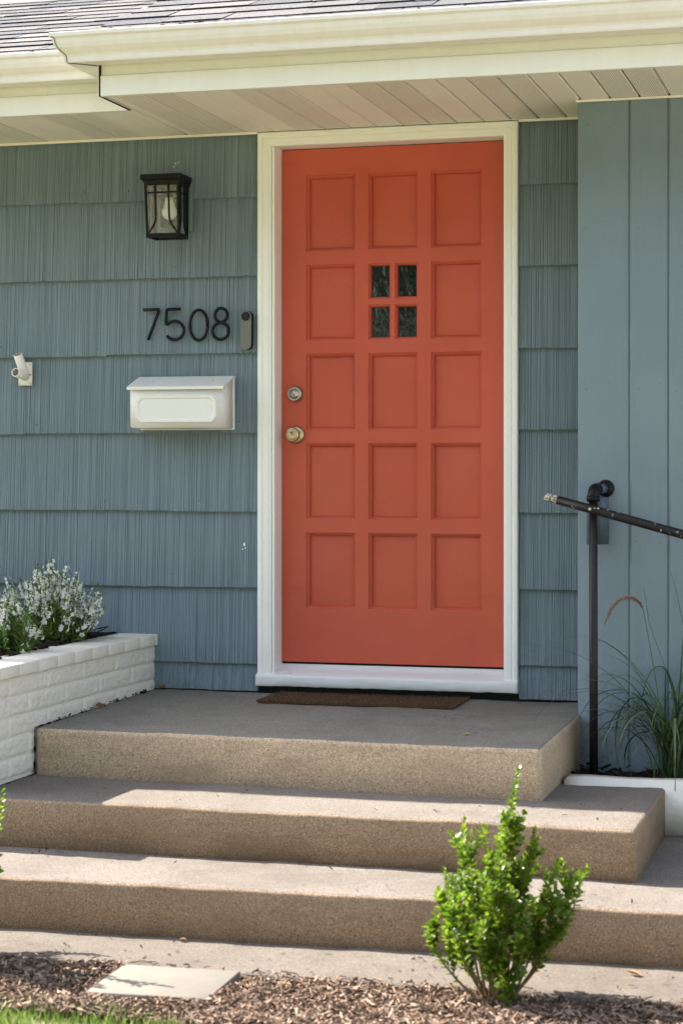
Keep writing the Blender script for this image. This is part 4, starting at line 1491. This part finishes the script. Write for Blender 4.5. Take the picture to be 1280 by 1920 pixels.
tips = [tp(982, 1442, -0.02), tp(968, 1500, 0.0), tp(868, 1545, 0.02), tp(890, 1562, -0.03), tp(908, 1592, 0.05), tp(1012, 1556, 0.0), tp(996, 1590, 0.06), tp(1058, 1612, -0.02), tp(1078, 1640, 0.05), tp(1103, 1642, 0.0),
        tp(830, 1640, 0.0), tp(822, 1692, 0.04), tp(806, 1742, -0.02), tp(818, 1762, 0.06), tp(945, 1530, 0.03), tp(925, 1600, -0.07), tp(958, 1590, -0.09), tp(940, 1640, -0.13), tp(900, 1660, -0.13), tp(985, 1650, -0.12),
        tp(1010, 1680, -0.1), tp(860, 1680, -0.1), tp(1045, 1690, 0.02), tp(1025, 1640, 0.08), tp(870, 1630, 0.1), tp(950, 1600, 0.13), tp(985, 1620, 0.12), tp(905, 1640, 0.14), tp(860, 1780, 0.0), tp(1020, 1740, 0.0), tp(915, 1720, -0.12), tp(965, 1730, -0.12), tp(970, 1840, -0.05)]
bw = boxwood(tips, 21, 6)
bw.location = (0.872, -2.335, -0.49)
tag(bw, 'small upright boxwood shrub with a tall centre shoot in the mulch', 'shrub', 'young boxwood shrubs along the path')
# a second shrub of the row stands just beyond the left edge; one shoot reaches into view and its shade falls on the mulch
r = random.Random(5)
tips2 = [(0.213, -0.02, 0.492), (0.06, 0.03, 0.47)] + [(min(0.10, r.gauss(-0.03, 0.09)), r.gauss(0, 0.10), r.uniform(0.22, 0.44)) for q in range(34)]
bw2 = boxwood(tips2, 33, 4)
bw2.location = (-0.706, -2.36, -0.49)
tag(bw2, 'boxwood shrub at the left edge of the picture, one leafy tip showing above the step', 'shrub', 'young boxwood shrubs along the path')

def angelonia(name, loc, n, spread, hmin, hmax, seed, label, lean=(0, 0), bloomf=0.93):
    r = random.Random(seed)
    st, fo, fl = MB(), MB(), MB()
    for q in range(n):
        a = r.uniform(0, 6.28); rr_ = spread * math.sqrt(r.random())
        b = Vector((0.45 * rr_ * math.cos(a), 0.45 * rr_ * math.sin(a), -0.01))
        h = hmax - (hmax - hmin) * (rr_ / spread) ** 1.3 * r.uniform(0.5, 1.1)
        h *= r.uniform(0.72, 1.10)
        t_ = Vector((rr_ * math.cos(a) * 1.15 + lean[0] * h, rr_ * math.sin(a) * 1.0 + lean[1] * h, h))
        mid = b.lerp(t_, 0.5) + Vector((0, 0, h * 0.08)) + Vector((math.cos(a), math.sin(a), 0)) * rr_ * 0.12
        def q2(u):
            return b * (1 - u) ** 2 + mid * 2 * u * (1 - u) + t_ * u * u
        st.tube([q2(i / 6) for i in range(7)], [0.0022 - 0.0014 * i / 6 for i in range(7)], 4, caps=False)
        Lt = (t_ - b).length
        u = 0.10
        kk = 0
        f0 = r.uniform(0.42, 0.62)
        bloom = r.random() < bloomf
        while u < 1.0:
            p = q2(u)
            d = (q2(min(1, u + 0.03)) - q2(u - 0.03)).normalized()
            o_ = d.orthogonal().normalized()
            for sg in (0, 1, 2):
                ax = Matrix.Rotation(kk * 2.4 + sg * 2.09 + r.uniform(-0.4, 0.4), 3, d) @ o_
                if u < f0 or not bloom:
                    ll = r.uniform(0.032, 0.060) * (1 - 0.45 * u)
                    leaf(fo, p, ax * 0.8 + d * 0.55 + Vector((0, 0, 0.1)), d, ll, ll * 0.2, 0.2, 0, 0.18)
                else:
                    g_ = (u - f0) / (1 - f0)
                    if g_ > 0.86:
                        leaf(fo, p, ax * 0.5 + d, d, 0.007, 0.004, 0.2)
                        continue
                    if r.random() < 0.33:
                        leaf(fo, p, ax * 0.9 + d * 0.5, d, r.uniform(0.016, 0.034), 0.008, 0.2)
                        continue
                    s_ = (0.0118 - 0.0045 * g_) * r.uniform(0.8, 1.15)
                    c_ = p + ax * (0.016 - 0.008 * g_)
                    nrm = (ax + d * 0.15 + Vector((0, -0.2, 0.0))).normalized()
                    e1 = nrm.orthogonal().normalized(); e2 = nrm.cross(e1)
                    ro = r.uniform(0, 6.28)
                    for pe in range(5):
                        an = ro + pe * 1.2566
                        dd = e1 * math.cos(an) + e2 * math.sin(an)
                        ss = e2 * math.cos(an) - e1 * math.sin(an)
                        if r.random() < 0.2: continue
                        fl.poly([c_, c_ + dd * s_ * 0.55 + ss * s_ * 0.38 + nrm * s_ * 0.25, c_ + dd * s_ + nrm * s_ * 0.12, c_ + dd * s_ * 0.55 - ss * s_ * 0.38 + nrm * s_ * 0.25])
                    if r.random() < 0.4:
                        leaf(fo, p, ax * 0.9 + d * 0.4, d, 0.014, 0.005, 0.2)
            u += 0.0150 / Lt * r.uniform(0.85, 1.25) * (1.3 if u < f0 else 1.0)
            kk += 1
    o = empty(name, loc)
    st.build('stems', 'stem_green', o, fix=False)
    tag(fo.build('foliage', 'angelonia_leaf', o, fix=False), kind='stuff')
    tag(fl.build('blossoms', 'angelonia_flower', o, fix=False), kind='stuff')
    tag(o, label, 'flowering plant', 'white flowering plants in the brick planter')
    return o
angelonia('flowering_plant', (-1.235, -0.36, 0.222), 96, 0.20, 0.12, 0.335, 2, 'bushy plant dense with white flower spikes, nearest the wall and the end of the planter')
angelonia('flowering_plant', (-1.56, -0.46, 0.222), 64, 0.19, 0.13, 0.29, 4, 'white flowered plant at the left edge of the picture behind the leafy one')
angelonia('flowering_plant', (-1.195, -0.83, 0.222), 44, 0.13, 0.06, 0.22, 9, 'leafy plant with fewer white flowers, nearest the planter edge and lowest at the left', (0.12, -0.10), 0.6)

# fountain grass in the right planter
def fountain(loc):
    r = random.Random(17)
    bl, sd, stm = MB(), MB(), MB()
    def ribbon(pts, w0, mi=0):
        n_ = len(pts)
        prev = None
        for i, p in enumerate(pts):
            d = (pts[min(i + 1, n_ - 1)] - pts[max(0, i - 1)]).normalized()
            s_ = d.cross(Vector((0.15, 0.1, 1)))
            s_ = s_.normalized() if s_.length > 1e-4 else Vector((1, 0, 0))
            f = i / (n_ - 1)
            w_ = w0 * (0.6 + 1.2 * f if f < 0.33 else 1.0) * (1 - max(0, (f - 0.45) / 0.55) ** 1.6) + 0.0002
            nn = s_.cross(d)
            a, b, c_ = bl.vert(p + s_ * w_ + nn * w_ * 0.5), bl.vert(p), bl.vert(p - s_ * w_ + nn * w_ * 0.5)
            if prev:
                bl.face((prev[0], prev[1], b, a), mi, True); bl.face((prev[1], prev[2], c_, b), mi, True)
            prev = (a, b, c_)
    for q in range(105):
        a = r.uniform(0, 6.28)
        lift = r.uniform(0.75, 1.45)
        L_ = r.uniform(0.32, 0.84)
        b = Vector((r.gauss(0, 0.028), r.gauss(0, 0.022), 0))
        d = Vector((math.cos(a), math.sin(a) * 0.72, 0))
        p = b.copy(); pts = [p.copy()]
        ang = math.pi / 2 - r.uniform(0.0, 0.32)
        n_ = 13
        droop = r.uniform(0.9, 3.0) * (1.35 if L_ > 0.45 else 0.9)
        for i in range(n_):
            f = (i + 1) / n_
            th = ang - droop * f ** 1.5
            p = p + (d * math.cos(th) + Vector((0, 0, math.sin(th)))) * (L_ / n_)
            if p.y + loc[1] > WY - 0.012: p.y = WY - 0.012 - loc[1]
            if p.z < 0.0: p.z = 0.002
            pts.append(p.copy())
        ribbon(pts, r.uniform(0.0018, 0.0056))
    # tall flowering culm with its bent seed head
    Z0 = loc[2]
    def wp(x, y, z):
        return Vector((x - loc[0], y - loc[1], z - Z0))
    cul = [wp(1.112, -0.53, -0.16), wp(1.098, -0.545, 0.0), wp(1.078, -0.56, 0.16), wp(1.056, -0.575, 0.30), wp(1.044, -0.585, 0.375), wp(1.036, -0.59, 0.412)]
    stm.tube(cul, [0.0022, 0.002, 0.0018, 0.0015, 0.0013, 0.0012], 5)
    head = [wp(1.037, -0.59, 0.409), wp(1.024, -0.592, 0.432), wp(1.003, -0.595, 0.446), wp(0.978, -0.598, 0.447), wp(0.953, -0.60, 0.434), wp(0.934, -0.602, 0.411), wp(0.919, -0.604, 0.380), wp(0.907, -0.605, 0.350)]
    stm.tube(head, 0.0012, 5)
    for q in range(2300):
        u = r.random() ** 0.9 * (len(head) - 1.001)
        i = int(u); f = u - i
        p = head[i].lerp(head[i + 1], f)
        d = (head[i + 1] - head[i]).normalized()
        o_ = Matrix.Rotation(r.uniform(0, 6.28), 3, d) @ d.orthogonal().normalized()
        taper = math.sin(math.pi * min(1, max(0.04, (u / (len(head) - 1)) * 0.86 + 0.12))) ** 0.5
        L_ = r.uniform(0.008, 0.0185) * taper
        e = p + (o_ * 1.15 + d * 0.6).normalized() * L_
        s_ = d.cross(o_) * 0.0012
        sd.poly([p - s_, p + s_, e])
    o = empty('fountain_grass', loc)
    for px, pz, x2, z2 in ((1.118, 0.56, 1.17, 0.34), (1.03, 0.49, 1.05, 0.36)):
        pts = [wp(1.13, -0.52, -0.16), wp(1.15, -0.53, 0.08), wp(x2, -0.54, z2), wp((px + x2) / 2, -0.545, (pz + z2) / 2 + 0.02), wp(px, -0.55, pz)]
        fine = []
        for i in range(len(pts) - 1):
            for k_ in range(4):
                fine.append(pts[i].lerp(pts[i + 1], k_ / 4))
        ribbon(fine + [pts[-1]], 0.0022)
    tag(bl.build('blades', 'reed_blade', o, fix=False), kind='stuff')
    stm.build('flower_stalk', 'stem_green', o, fix=False)
    tag(sd.build('seed_head', 'seed_bristle', o, fix=False), 'fuzzy tan seed head bent over towards the rail post')
    tag(o, 'clump of arching ornamental grass with one tan seed head', 'ornamental grass')
fountain((1.138, -0.525, -0.172))

# ------------------------------------------------------------------ mulch chips, lawn blades, litter
r = random.Random(77)
def chips(mb, n, xr, yr, zf, size, tilt=0.35):
    for q in range(n):
        x, y = r.uniform(*xr), yr(r)if callable(yr) else r.uniform(*yr)
        l = size[0] + (size[1] - size[0]) * r.random() ** 1.8
        w_, h = r.uniform(0.0010, 0.0038), r.uniform(0.0007, 0.002)
        if r.random() < 0.18: l *= 1.7
        e = Matrix.Rotation(r.uniform(0, 6.3), 3, 'Z') @ Matrix.Rotation(r.gauss(0, tilt), 3, 'Y') @ Matrix.Rotation(r.gauss(0, 0.5), 3, 'X')
        if -0.175 < x < 0.168 and -2.575 < y < -2.283:
            continue
        c = Vector((x, y, zf(x, y, r)))
        k1, k2 = r.uniform(0.4, 1), r.uniform(0.3, 1)
        b = [mb.vert(c + e @ Vector(p)) for p in ((-l, -w_ * k1, -h), (l, -w_ * k2, -h), (l * 0.93, w_ * k2, -h), (-l * 0.9, w_, -h), (-l * 0.97, -w_ * k1 * 0.8, h), (l * 0.95, -w_ * k2 * 0.8, h), (l * 0.9, w_ * k2 * 0.8, h), (-l * 0.85, w_ * 0.8, h))]
        for f in ((4, 5, 6, 7), (0, 1, 5, 4), (1, 2, 6, 5), (2, 3, 7, 6), (3, 0, 4, 7)):
            mb.face([b[i] for i in f])
def bedz(x, y, r):
    return ZG + 0.018 + 0.012 * mnoise.noise(Vector((x * 5, y * 5, 0))) + r.uniform(0.0, 0.014)
mb = MB()
def yb(r):
    return -2.285 - abs(r.random()) * 0.46
chips(mb, 17000, (-0.75, 1.55), yb, bedz, (0.004, 0.022))
chips(mb, 1500, (0.2, 1.6), lambda r: r.uniform(-3.2, -2.7), bedz, (0.008, 0.024))
chips(mb, 1800, (-3.3, -0.75), yb, bedz, (0.010, 0.028))
chips(mb, 1800, (1.55, 3.4), lambda r: r.uniform(-3.3, -2.29), bedz, (0.010, 0.028))
chips(mb, 160, (-0.75, 1.6), lambda r: -2.30 + abs(r.gauss(0, 0.018)), lambda x, y, r: -0.468 + r.uniform(0, 0.004), (0.006, 0.016), 0.1)
tag(mb.build('mulch', 'mulch_chip', None, fix=False), kind='stuff', label='loose brown bark mulch chips along the path')

mb = MB()
def blade(x, y, h, w_):
    a = r.uniform(0, 6.28)
    l_ = r.uniform(0.1, 0.7) * h
    b_ = r.uniform(0, 6.28)
    p = Vector((x, y, ZG)); s_ = Vector((math.cos(a), math.sin(a), 0)) * w_
    m_ = p + Vector((math.cos(b_) * l_ * 0.3, math.sin(b_) * l_ * 0.3, h * 0.6))
    t_ = p + Vector((math.cos(b_) * l_, math.sin(b_) * l_, h))
    i0_, i1_, i2_, i3_, i4_ = mb.vert(p - s_), mb.vert(p + s_), mb.vert(m_ + s_ * 0.8), mb.vert(m_ - s_ * 0.8), mb.vert(t_)
    mb.face((i0_, i1_, i2_, i3_)); mb.face((i3_, i2_, i4_))
for q in range(15000):
    x = r.uniform(-1.2, 1.2)
    e = bed_edge(x)
    y = e + 0.02 - r.random() ** 1.4 * 0.62
    if y > e - 0.03 and r.random() < 0.55: continue
    blade(x, y, r.uniform(0.016, 0.046), r.uniform(0.0008, 0.0017))
for q in range(9000):
    x = r.uniform(-3.2, 3.4)
    y = bed_edge(x) - r.random() * 2.0
    blade(x, y, r.uniform(0.02, 0.045), r.uniform(0.0012, 0.0026))
tag(mb.build('grass', 'lawn_blade', None, fix=False), kind='stuff', label='short green lawn grass at the edge of the mulch')

# litter on the concrete
mb = MB()
lz = {'slab': -0.4705, 't3': -0.3175, 't2': -0.1625, 'land': 0.004}
for q in range(150):
    k_ = r.choice(('slab', 'slab', 'slab', 't3', 't3', 't2', 'land'))
    x = r.uniform(-0.85, 1.4)
    if k_ == 'slab': y = r.uniform(-2.27, -1.99)
    elif k_ == 't3': y = r.choice((r.uniform(-1.9, -1.6), r.uniform(-1.63, -1.585)))
    elif k_ == 't2': x = min(x, 1.05); y = r.uniform(-1.5, -1.2)
    else: x = r.uniform(-0.9, 0.72); y = r.uniform(-1.05, -0.05)
    l, w_ = r.uniform(0.003, 0.011), r.uniform(0.0012, 0.003)
    e = Matrix.Rotation(r.uniform(0, 6.3), 3, 'Z') @ Matrix.Rotation(r.gauss(0, 0.25), 3, 'Y')
    tilt = 0.014 * (y + 1.13) / 1.12 if k_ == 'land' else 0.0
    mb.poly([Vector((x, y, lz[k_] + tilt + 0.002)) + e @ Vector(p) for p in ((-l, -w_, 0), (l, -w_, 0), (l * 0.8, w_, 0.001), (-l * 0.7, w_, 0.001))])
for q in range(60):          # dirt and leaf bits gathered along the foot of the planter wall
    y = r.uniform(-1.05, -0.05)
    x = -0.947 + 0.0286 * y + abs(r.gauss(0.012, 0.012))
    l, w_ = r.uniform(0.004, 0.013), r.uniform(0.002, 0.004)
    e = Matrix.Rotation(r.uniform(0, 6.3), 3, 'Z') @ Matrix.Rotation(r.gauss(0, 0.5), 3, 'Y')
    mb.poly([Vector((x, y, 0.006 + 0.014 * (y + 1.13) / 1.12)) + e @ Vector(p) for p in ((-l, -w_, 0), (l, -w_, 0), (l * 0.8, w_, 0.001), (-l * 0.7, w_, 0.001))])
tag(mb.build('litter', 'dark_chip', None, fix=False), kind='stuff', label='tiny twigs and bits scattered over the steps')

def dead_leaf(loc, size, rz, matn, label, curl=0.3):
    mb = MB()
    for sg in (-1, 1):
        c = [(-size, 0, 0), (-size * 0.45, sg * size * 0.42, size * curl), (size * 0.25, sg * size * 0.48, size * curl * 1.2), (size, 0, size * 0.18), (size * 0.2, 0, 0.0)]
        mb.poly(c)
    mb.tube([(-size, 0, 0.0005), (-size * 1.45, 0.1 * size, 0.001)], 0.0006, 4)
    o = mb.build('fallen_leaf', matn, None, fix=False)
    o.location = loc
    o.rotation_euler = (rad(R.uniform(-8, 8)), rad(R.uniform(-8, 8)), rz)
    tag(o, label, 'leaf', 'fallen leaves on the steps and path')
dead_leaf((0.497, -0.925, 0.0045), 0.017, 0.3, 'yellow_leaf', 'yellow fallen leaf on the landing, right of the doormat', 0.2)
dead_leaf((-0.905, -0.055, 0.022), 0.020, 1.3, 'dry_leaf', 'brown curled leaf in the corner by the planter and wall', 0.6)
dead_leaf((-0.945, -0.60, 0.012), 0.018, 0.9, 'dry_leaf', 'brown curled leaf at the foot of the planter wall, halfway along', 0.7)
dead_leaf((-0.110, -2.00, -0.4685), 0.013, 0.2, 'dry_leaf', 'small tan leaf on the path at the foot of the riser', 0.4)
dead_leaf((1.185, -2.03, -0.4685), 0.024, 2.7, 'dry_leaf', 'larger dry brown leaf on the path right of the boxwood', 0.3)

# ------------------------------------------------------------------ trees across the street (they show as the green in the door glass)
mb = MB()
r = random.Random(91)
for q in range(15):
    cx_, cy_ = -40 + q * 5.4 + r.uniform(-1.5, 1.5), -24 + r.uniform(-4, 3)
    hh = r.uniform(10, 15)
    mb.tube([(cx_, cy_, ZG), (cx_ + r.uniform(-0.3, 0.3), cy_, hh * 0.5), (cx_, cy_, hh * 0.8)], [0.28, 0.2, 0.08], 7, 1)
    for k_ in range(700):
        v = Vector((r.gauss(0, 1), r.gauss(0, 1), r.gauss(0, 1))).normalized() * (r.random() ** 0.4)
        p = Vector((cx_, cy_, hh * 0.58)) + Vector((v.x * 3.6, v.y * 3.4, v.z * hh * 0.42))
        s_ = r.uniform(0.3, 0.7)
        e = Matrix.Rotation(r.uniform(0, 6.3), 3, 'Z') @ Matrix.Rotation(r.uniform(-1.2, 1.2), 3, 'X')
        mb.poly([p + e @ Vector(c_) for c_ in ((-s_, -s_ * 0.5, 0), (s_ * 0.3, -s_ * 0.8, 0.1), (s_, s_ * 0.2, 0), (-s_ * 0.2, s_ * 0.7, 0.1))])
tag(mb.build('far_trees', ['tree_leaf', 'bark'], None, fix=False), kind='stuff', label='row of leafy trees across the lawn facing the house')
